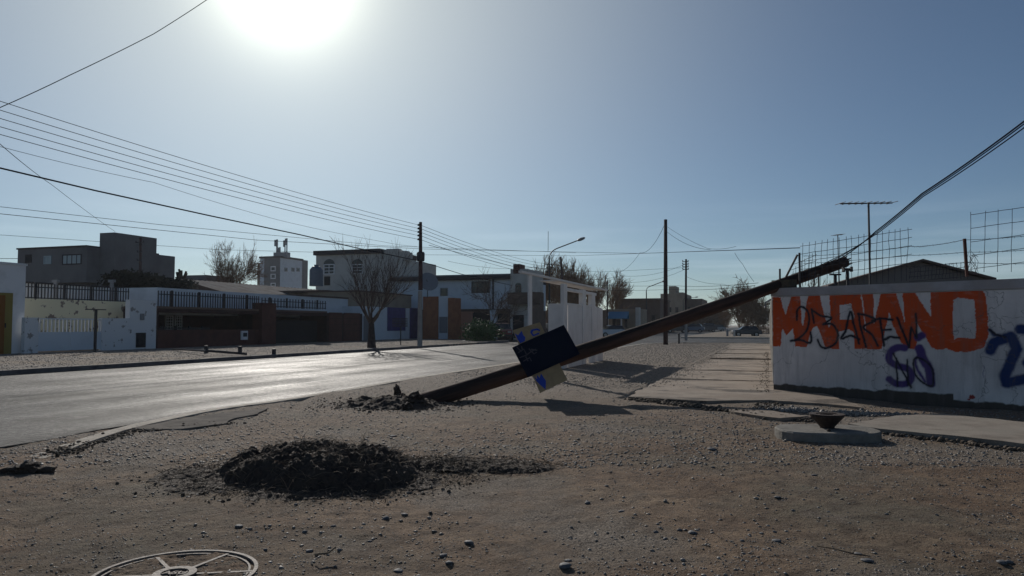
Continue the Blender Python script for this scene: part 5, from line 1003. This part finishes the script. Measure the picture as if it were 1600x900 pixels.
# ------------------------------------------------------------------ cars
def make_car(name, label, loc, heading, col, h=1.45, Lc=4.2, w=1.7, group='parked cars'):
    T = thing(name, label, 'car', loc, group); paint = mat('car_paint', col, rough=.35, spec=.6)
    def tr(x, y, z): c, s = math.cos(heading), math.sin(heading); return Vector(loc) + Vector((x * c - y * s, x * s + y * c, z))
    prof = [(-.5, .25, 1), (-.5, .48, 1), (-.48, .62, .98), (-.30, .66, .97), (-.27, .67, .96), (.33, .66, .97), (.47, .6, .97), (.5, .45, 1), (.5, .25, 1)]
    b = MB(); vs_ = []
    for s_ in (-1, 1): vs_ += [tr(x * Lc, s_ * w / 2 * k, z * h) for x, z, k in prof]
    n_ = len(prof); b.add(vs_, [tuple(range(n_)), tuple(range(2 * n_ - 1, n_ - 1, -1))] + [(i, (i + 1) % n_, n_ + (i + 1) % n_, n_ + i) for i in range(n_)]); bo = mesh('body', b, paint, T)
    b = MB(); cab = [(-.40, .655, .94), (-.33, .95, .76), (-.25, .99, .72), (.05, 1, .72), (.12, .95, .75), (.28, .655, .94)]
    vs_ = []
    for s_ in (-1, 1): vs_ += [tr(x * Lc, s_ * w / 2 * k, z * h) for x, z, k in cab]
    n_ = len(cab); b.add(vs_, [tuple(range(n_)), tuple(range(2 * n_ - 1, n_ - 1, -1))] + [(i, (i + 1) % n_, n_ + (i + 1) % n_, n_ + i) for i in range(n_)]); mesh('windows', b, M['glass'], T)
    b = MB(); b.add([tr(x * Lc, y * w / 2, z * h + .012) for x, z, y in ((-.33, .95, .77), (-.25, .995, .73), (.05, 1.0, .73), (.12, .955, .76), (.12, .955, -.76), (.05, 1.0, -.73), (-.25, .995, -.73), (-.33, .95, -.77))], [(0, 1, 6, 7), (1, 2, 5, 6), (2, 3, 4, 5)]); mesh('roof', b, paint, T)
    for x in (-.31, .31):
        for s_ in (-1, 1):
            b = MB(); rot = Matrix.Rotation(heading, 3, 'Z') @ Matrix.Rotation(math.pi / 2, 3, 'X'); b.lathe(tr(x * Lc, s_ * (w / 2 - .02), .31), [(.22, -.11), (.31, -.09), (.31, .09), (.22, .11)], 16, rot); wl = mesh('wheel', b, M['tyre'], T)
            b = MB(); b.lathe(tr(x * Lc, s_ * (w / 2 - .02), .31), [(.17, -.125), (.19, -.1), (.19, .1), (.17, .125)], 12, rot); mesh('rim', b, M['chrome'], wl)
    for e_, nm, mm in ((-.502, 'tail_light', M['redbrick']), (.502, 'headlight', M['lamp'])):
        for s_ in (-1, 1): b = MB(); b.box(tr(e_ * Lc, s_ * w * .36, .52 * h), .06, .3, .14, Matrix.Rotation(heading, 3, 'Z')); mesh(nm, b, mm, T)
    for e_ in (-.505, .505): b = MB(); b.box(tr(e_ * Lc, 0, .32 * h), .1, w * .96, .18, Matrix.Rotation(heading, 3, 'Z')); mesh('bumper', b, M['iron'], T)
    return T
AS = math.pi / 2 - TH
make_car('parked_car', 'dark red car parked beyond the green bush by the corner building', la(*tola(at(784, 532, 66)), z=.02), AS + R(200), (.20, .02, .02), 1.55, 4.1, 1.75)
make_car('parked_car', 'dark car half hidden behind the shelter panel', at(856, 527, 88) * 1, AS + R(12), (.03, .04, .06), 1.6)
make_car('parked_car', 'white car parked in front of the kiosk with blue awning', at(955, 527, 92), R(195), (.5, .55, .6), 1.45, 3.6)
make_car('parked_car', 'black low car parked at the right end of the crossing by the brown tree', at(1166, 526.5, 90), R(172), (.012, .014, .02), 1.3, 3.3)
make_car('parked_car', 'silver distant car just right of the slim far pole', at(1084, 519.5, 140), R(160), (.15, .2, .28), 1.6, 3.9)
make_car('parked_car', 'dark distant van-like car between far pole and street end', at(1104, 519, 150), R(170), (.05, .06, .07), 1.8, 4)
make_car('parked_car', 'pale distant car near the brown round tree', at(1119, 518, 165), R(175), (.3, .3, .3), 1.5, 4)
make_car('parked_car', 'dark distant car left of the slim far pole', at(1057, 520, 138), R(175), (.02, .02, .025), 1.6, 4)
make_car('parked_car', 'grey distant car left of the bare centre pole', at(1028, 520, 138), R(170), (.06, .06, .07), 1.5, 4)
for i, (px, h_) in enumerate(((1136.5, 1.0), (1147, .9))):
    p = gr(px, 527); b = MB(); b.tube([p, p + Vector((0, 0, h_ * .6))], .13, 7); b.lathe(p + Vector((0, 0, h_ * .6)), [(.14, 0), (.16, .1), (.1, .3), (.03, .35)], 8); solo('bollard', b, M['lamp' if i else 'steel'], ('left' if i == 0 else 'right') + ' of the two small pale-topped posts before the black car', 'post', p, 'small posts by the crossing')

# ------------------------------------------------------------------ trees
def grow(seed, H, trunk_h, spread, lean=(0, 0), levels=4, kids=(5, 5, 5, 4), tr=.16, tw=.012, up=.35, wob=.25, cone=.8, ratio=.62, first=None):
    rd = random.Random(seed); tk_ = MB(); cr = MB(); ln = Vector((lean[0], lean[1], 0)); cnt = [0]
    def br_(p, d, L_, r, lv):
        n_ = 4 if lv < 3 else 3; pts = [p]; dd = d.copy(); rad = [r]
        for i in range(n_):
            dd = (dd + Vector((rd.gauss(0, wob), rd.gauss(0, wob), rd.gauss(0, wob * .6))) * .35 + Vector((0, 0, up)) * .18 + ln * (.10 + .10 * lv)).normalized()
            pts.append(pts[-1] + dd * L_ / n_); rad.append(max(tw * .5, r * (1 - .55 * (i + 1) / n_)))
        (tk_ if lv == 0 else cr).tube(pts, rad, 8 if lv == 0 else (5 if lv == 1 else 3), lv < 2); cnt[0] += 1
        if lv >= levels: return
        k = kids[min(lv, len(kids) - 1)]
        for j in range(k):
            t = rd.uniform(.3 if lv else .75, 1.0); i = min(n_ - 1, int(t * n_)); q = pts[i].lerp(pts[i + 1], t * n_ - i) if t < 1 else pts[-1]
            az = rd.uniform(0, 6.28) if lv else 6.28 * j / k + rd.uniform(-.4, .4); sp = rd.uniform(.35, 1) * cone * (1.0 if lv else spread)
            x = dd.orthogonal().normalized(); y = dd.cross(x); nd = (dd * math.cos(sp) + (x * math.cos(az) + y * math.sin(az)) * math.sin(sp)).normalized()
            br_(q, nd, L_ * ratio * rd.uniform(.75, 1.2) if lv else (H - trunk_h) * .5 * rd.uniform(.8, 1.15), max(tw, rad[i + 1] * .62), lv + 1)
    br_(Vector((0, 0, -.2)), Vector((rd.uniform(-.05, .05), rd.uniform(-.05, .05), 1)).normalized(), trunk_h + .2, tr, 0); return tk_, cr
def tree(name, label, loc, group='bare trees', tm='bark', cm='twig', **k):
    a, c = grow(**k); T = thing(name, label, 'tree', (0, 0, 0), group); mesh('trunk', a, M[tm], T); mesh('crown', c, M[cm], T); T.location = loc; return T
p = gr(581, 543.5, .13)
tree('pruned_tree', 'leafless pruned street tree with upright shoots beside the far kerb', p, seed=4, H=6.1, trunk_h=1.7, spread=1.5, levels=4, kids=(7, 6, 5, 3), tr=.27, tw=.009, up=.62, wob=.2, cone=.62, ratio=.64)
p = at(357, 508 + CH * F / 92, 92)
t2 = tree('windswept_tree', 'leafless windswept tree rising above the tin roof', p, seed=16, H=12.4, trunk_h=4.0, spread=1.15, lean=(.07, 0), levels=5, kids=(8, 6, 5, 4, 4), tr=.32, tw=.02, up=.28, wob=.3, cone=.75, ratio=.62, cm='twigbrown'); t2.scale = (.66, .8, .96)
p = at(752, 536, 62)
tree('street_tree', 'small leafless tree rising out of the green bush before the corner building', p, seed=22, H=6.6, trunk_h=1.6, spread=1.0, levels=4, kids=(6, 6, 5, 3), tr=.13, tw=.013, up=.25, cone=.85, wob=.35)
A_t = tree('bare_tree', 'bare wind-bent tree behind the left post of the bus shelter', at(852, 524, 105), 'bare trees behind the bus shelter', seed=31, H=10.5, trunk_h=1.6, spread=.8, lean=(.1, 0), levels=5, kids=(7, 6, 5, 4, 3), tr=.25, tw=.026, up=.5, wob=.25, cone=.6, cm='twigbrown')
B_t = tree('bare_tree', 'bare wind-bent tree right behind the shelter roof centre', at(905, 524, 110), 'bare trees behind the bus shelter', seed=37, H=9.6, trunk_h=2.0, spread=.95, lean=(.1, 0), levels=5, kids=(7, 6, 5, 4, 3), tr=.28, tw=.022, up=.5, wob=.25, cone=.6, cm='twigbrown')
copy_thing(B_t, at(880, 524, 104), 'bare wind-bent tree behind the tall shelter column', rz=.4, sc=.92)
copy_thing(B_t, at(930, 524, 116), 'bare wind-bent tree behind the right half of the shelter', rz=-.3, sc=.95)
copy_thing(B_t, at(962, 522, 125), 'rightmost bare wind-bent tree, above the kiosk', rz=.15, sc=(1.05, 1.05, 1.0))
copy_thing(A_t, at(842, 524, 118), 'lower brown bare tree left of the street lamp', rz=2, sc=.9)
copy_thing(A_t, at(895, 524, 100), 'dense low brown bare tree behind the shelter panels', rz=3.4, sc=.9)
R_t = tree('round_tree', 'round brown leafless willow-like tree at the end of the pavement', at(1156, 522, 120), 'trees at the street end', seed=51, H=9.0, trunk_h=.9, spread=1.25, levels=5, kids=(9, 8, 7, 5, 4), tr=.3, tw=.028, up=.15, wob=.35, cone=.95, cm='twigbrown', ratio=.6)
copy_thing(R_t, at(1110, 520, 170), 'smaller dark round tree left of the brown round tree', rz=1, sc=(.85, .85, .75))
copy_thing(R_t, at(1093, 520, 185), 'dim distant round tree behind the parked cars', rz=2, sc=(.85, .85, .85))
copy_thing(R_t, at(1128, 518, 230), 'faint distant tree in the gap at the street end', rz=3, sc=.8)
copy_thing(R_t, la(3.2, 50, 0), 'tangled brown shrub tree leaning over the far end of the side wall', rz=4, sc=(.42, .42, .5))
copy_thing(R_t, at(1008, 520, 150), 'dim round tree behind the brown-roofed house', rz=5, sc=(.75, .75, .6))
def bush(name, label, loc, rx, ry, rz_, n, leaf, m_, seed, spiky=False):
    rd = random.Random(seed); b = MB(); s = MB(); T = thing(name, label, 'bush', loc); L0 = Vector(loc)
    for k in range(n):
        d = Vector((rd.gauss(0, 1), rd.gauss(0, 1), rd.gauss(0, 1))).normalized(); r = rd.uniform(.35, 1.05) * (1 + .25 * math.sin(d.x * 5 + seed) * math.cos(d.z * 6 + d.y * 4)); c = L0 + Vector((d.x * rx * r, d.y * ry * r, rz_ * .5 + d.z * rz_ * .55 * r)); 
        if c.z < L0.z: c.z = L0.z + .02
        u = Vector((rd.gauss(0, 1), rd.gauss(0, 1), rd.gauss(0, 1))).normalized(); w = u.orthogonal().normalized(); l_ = leaf * rd.uniform(.6, 1.4)
        b.add([c - u * l_, c + w * l_ * .45, c + u * l_, c - w * l_ * .45], [(0, 1, 2, 3)])
    for k in range(14):
        e_ = L0 + Vector((rd.uniform(-.8, .8) * rx, rd.uniform(-.8, .8) * ry, rd.uniform(.5, 1) * rz_)); s.tube([L0, L0.lerp(e_, .5) + Vector((0, 0, .1)), e_], [.04, .03, .01], 4)
    mesh('foliage', b, M[m_], T); mesh('stems', s, M['bark'], T)
bush('green_bush', 'bushy green shrub by the far pavement corner', at(753, 536, 61), 1.5, 1.1, 1.75, 5200, .085, 'leaf', 3)
bush('creeper', 'dark creeper mass on the roof behind the picket fence', at(205, 452, 50), 2.1, 1, 1.2, 2600, .12, 'darkleaf', 4)
bush('creeper', 'dark low creeper mass right of the slender pole', at(262, 455, 52), 2.0, 1, .9, 2000, .12, 'darkleaf', 5)
b = MB(); q = at(284, 440, 70); rd = random.Random(8)
for k in range(7): b.tube([q + Vector((rd.uniform(-.3, .3), 0, -.5)), q + Vector((rd.uniform(-.5, .5), 0, rd.uniform(.7, 1.4)))], [.14, .1], 7)
solo('columnar_cactus', b, M['darkleaf'], 'dark upright stump-like plant against the sky right of the grey block', 'plant', q)

# ------------------------------------------------------------------ mesh fences and aerials behind the wall
def wp(px, py, d=0.1):
    r = ray(px, py); c = C0 - WN * d; t = (c - CAMP).dot(WN) / r.dot(WN); return CAMP + r * t
M['mesh'] = mat('rusty_mesh_wire', (.03, .032, .04), rough=.7)
def meshfence(label, cols, rows, d, wig=.012, r=.0048, seed=0):            # cols: (px, ytop, ybot); rows: list of polylines
    rd = random.Random(seed); T = thing('mesh_fence', label, 'mesh fence', wp(cols[0][0], cols[0][2], d)); b = MB()
    for px, yt, yb in cols:
        A_, B_ = wp(px + rd.uniform(-.6, 2.5), yt, d), wp(px, yb, d); pts = [A_.lerp(B_, i / 5) + WD * rd.uniform(-wig, wig) for i in range(6)]; b.tube(pts, r, 4)
    mesh('upright_wires', b, M['mesh'], T); b = MB()
    for row in rows: P_ = [wp(x, y, d) for x, y in row]; pts = []; [pts.extend(lin(a_, c_, 8)[:-1]) for a_, c_ in zip(P_, P_[1:])]; b.tube([q + Vector((0, 0, rd.uniform(-wig, wig) * .5)) for q in pts + [P_[-1]]], r, 4)
    mesh('cross_wires', b, M['mesh'], T); return T
cols = [(x, 383 - (x - 1250) * .148 - 3, 448 - (x - 1250) * .055) for x in np.arange(1254, 1424, 9.6)]
rows = [[(1250, 385 + k * 12), (1335, 372 + k * 12.6), (1425, 358 + k * 13)] for k in range(5)]
meshfence('leaning steel mesh panel rising above the left part of the graffiti wall', cols, rows, .12, seed=1)
cols = [(x, 404 - (x - 1238) * .02 * 10 / 10, 446) for x in np.arange(1238, 1275, 5)]
meshfence('small bunched mesh scrap near the wall corner strut', [(x, 420 - (x - 1238) * .8, 446) for x in np.arange(1238, 1276, 5)], [[(1236, 436 - k * 7), (1276, 425 - k * 9)] for k in range(4)], .5, seed=2)
meshfence('low fine mesh length in front of the gable roof', [(x, 417 - (x - 1420) * .09, 436) for x in np.arange(1422, 1516, 5.6)], [[(1420, 419 + k * 7), (1515, 409 + k * 7.4)] for k in range(4)], 1.6, seed=3)
meshfence('tall coarse mesh panel at the right edge above the wall', [(x, 331 - (x - 1517) * .085, 425) for x in np.arange(1517, 1680, 21)], [[(1517, 335.5 + k * 21.3), (1600, 324 + k * 21.3), (1690, 312 + k * 21.5)] for k in range(5)], .12, .006, seed=4)
def barbed(pts, d, label):
    P_ = [wp(x, y, d) for x, y in pts]; L_ = []; [L_.extend(lin(a_, c_, 10, .01)[:-1]) for a_, c_ in zip(P_, P_[1:])]; L_.append(P_[-1]); b = MB(); b.tube(L_, .004, 4); rd = random.Random(len(label))
    for a_, c_ in zip(L_, L_[1:]): q = a_.lerp(c_, .5); v = Vector((rd.uniform(-1, 1), rd.uniform(-1, 1), rd.uniform(-1, 1))).normalized() * .022; b.tube([q - v, q + v], .003, 3)
    solo('barbed_wire', b, M['mesh'], label, 'barbed wire', P_[0], 'barbed wires above the wall')
barbed([(1255, 400), (1320, 396), (1424, 385), (1450, 384), (1505, 375), (1600, 369), (1690, 360)], .2, 'uppermost barbed wire strand above the graffiti wall')
barbed([(1255, 412), (1424, 399), (1508, 394), (1600, 391), (1690, 386)], .2, 'middle barbed wire strand above the graffiti wall')
barbed([(1424, 416), (1508, 410), (1600, 412), (1690, 410)], .2, 'lowest barbed wire strand above the graffiti wall')
def post(px0, y0, px1, y1, r, label, d=.2, m_='iron', cat='post', cap=None):
    A_, B_ = wp(px0, y0, d), wp(px1, y1, d); b = MB(); b.tube([A_ - Vector((0, 0, .25)) * (1 if abs(px0 - px1) < 4 else 0), B_], r, 6)
    if cap: [b.box(B_ + WD * x + Vector((0, 0, z)), sx, .06, sz) for x, z, sx, sz in cap]
    return solo('fence_post', b, M[m_], label, cat, A_)
post(1250, 447, 1249, 395, .022, 'upright angle-iron fence post near the wall corner')
post(1226, 437, 1246, 398, .022, 'slanting iron strut beside the corner fence post')
post(1218.5, 436, 1218.5, 420, .02, 'short iron stub at the extreme wall corner', .1)
post(1279.5, 446, 1279, 428, .018, 'short iron stub between the corner post and the floodlights')
post(1511, 432, 1507, 373, .028, 'reddish iron fence post carrying the barbed wires', .2, 'redbrick')
post(1305.5, 444, 1305, 429, .03, 'flat-topped T-shaped fitting on the wall', .4, cap=[(0, 0, .22, .03)])
post(1325, 442, 1324, 421, .03, 'twin floodlight fitting on a short post behind the wall', .4, cap=[(-.08, .0, .04, .1), (.08, .0, .04, .1), (0, 0, .16, .05)])
def wcoil():
    b = MB(); rd = random.Random(4); q = wp(1520, 412, .2); pts = [q + WD * .10 * math.sin(k * .9) * rd.uniform(.3, 1) + Vector((0, 0, .28 * math.cos(k * .55) * rd.uniform(.4, 1))) for k in range(34)]; b.tube(pts, .004, 4); solo('wire_coil', b, M['mesh'], 'tangled loose wire hanging beside the reddish post', 'wire', q)
wcoil()
def aerial(px, yt, x0, x1, Y, label, r=.02, tilt=0):
    B_ = at(px, 440, Y); T_ = at(px - 2, yt, Y); T = thing('tv_aerial', label, 'TV aerial', Vector((B_.x, B_.y, 0))); b = MB(); b.tube([Vector((B_.x, B_.y, 0)), T_], r, 6); mesh('mast', b, M['iron'], T)
    b = MB(); A_, C_ = at(x0, yt + .8, Y), at(x1, yt - .3, Y + .6); b.tube([A_, C_], r * .7, 5); mesh('boom', b, M['iron'], T); b = MB()
    for k in range(9): q = A_.lerp(C_, k / 8 ); b.tube([q + Vector((0, -.3, 0)), q + Vector((0, .3, .02))], r * .35, 4)
    mesh('elements', b, M['iron'], T)
aerial(1359, 317.5, 1313, 1394, 19, 'tall TV aerial with long boom behind the graffiti wall', .025)
aerial(1311, 367, 1303, 1316, 30, 'small faint TV aerial left of the tall one', .018)
# gable roof behind wall
gp = at(1437, 409, 34); gw = thing('shed_house', 'house with low grey corrugated gable behind the graffiti wall', 'house', (gp.x, gp.y, 0)); zl = at(1318, 442, 34).z; xl, xr = at(1300, 442, 34).x, at(1540, 436, 34).x; zrr = at(1540, 436, 34).z
b = MB(); b.prism([Vector((xl, 34, 0)), Vector((xr, 34, 0)), Vector((xr, 34, zrr)), Vector((gp.x, 34, gp.z)), Vector((xl, 34, at(1300, 447, 34).z))], (2, 9, 0)); mesh('gable_wall', b, mat('grey_corrugated_cladding', (.19, .17, .16), c2=(.14, .125, .12), scale=6, stretch=(6, 1, .2)), gw)
for nm, (xa, za) in (('roof_edge', (xl - .3, at(1300, 447, 34).z - .06)), ('roof_edge', (xr + .3, zrr - .06))):
    b = MB(); b.prism([Vector((gp.x, 33.7, gp.z + .01)), Vector((gp.x, 33.7, gp.z + .11)), Vector((xa, 33.7, za + .1)), Vector((xa, 33.7, za))], (2, 9.6, 0)); mesh(nm, b, M['roofbrown'], gw)
# hook lamp and board on the side wall
q = la(.25, 27, 0); wl = thing('wall_bracket_lamp', 'pale bent pipe bracket poking out over the side wall', 'bracket', q + Vector((0, 0, 2.1)))
b = MB(); c = q + Vector((0, 0, 2.05)); b.tube([c + Vector((.1, 0, -.2)), c + Vector((.05, 0, .1)), c + Vector((-.15, 0, .22)), c + Vector((-.34, 0, .12)), c + Vector((-.36, 0, -.05))], .035, 6); mesh('pipe', b, M['steel'], wl)
b = MB(); q = la(.42, 23, 2.2); b.box(q, .55, .05, .42); b.box(q - Vector((0, -.05, 0.3)), .06, .06, .6); solo('dark_sign_back', b, M['iron'], 'back of a small dark sign beyond the wall corner under the leaning pole', 'sign', q - Vector((0, 0, .6)))

# ------------------------------------------------------------------ air
hb = MB(); hb.v = [(x, y, z) for z in (-1.2, 30) for x, y in ((-3300, -1000), (3300, -1000), (3300, 3900), (-3300, 3900))]; hb.f = [(0, 3, 2, 1), (4, 5, 6, 7), (0, 1, 5, 4), (1, 2, 6, 5), (2, 3, 7, 6), (3, 0, 4, 7)]
hm = bpy.data.materials.new('haze'); hm.use_nodes = True; ht = hm.node_tree; ht.nodes.clear(); ho = ht.nodes.new('ShaderNodeOutputMaterial'); hv = ht.nodes.new('ShaderNodeVolumePrincipled')
hv.inputs['Color'].default_value = (.80, .86, .95, 1); hv.inputs['Density'].default_value = HAZE; hv.inputs['Anisotropy'].default_value = .35; ht.links.new(hv.outputs[0], ho.inputs['Volume'])
tag(mesh('haze', hb, hm), kind='stuff')
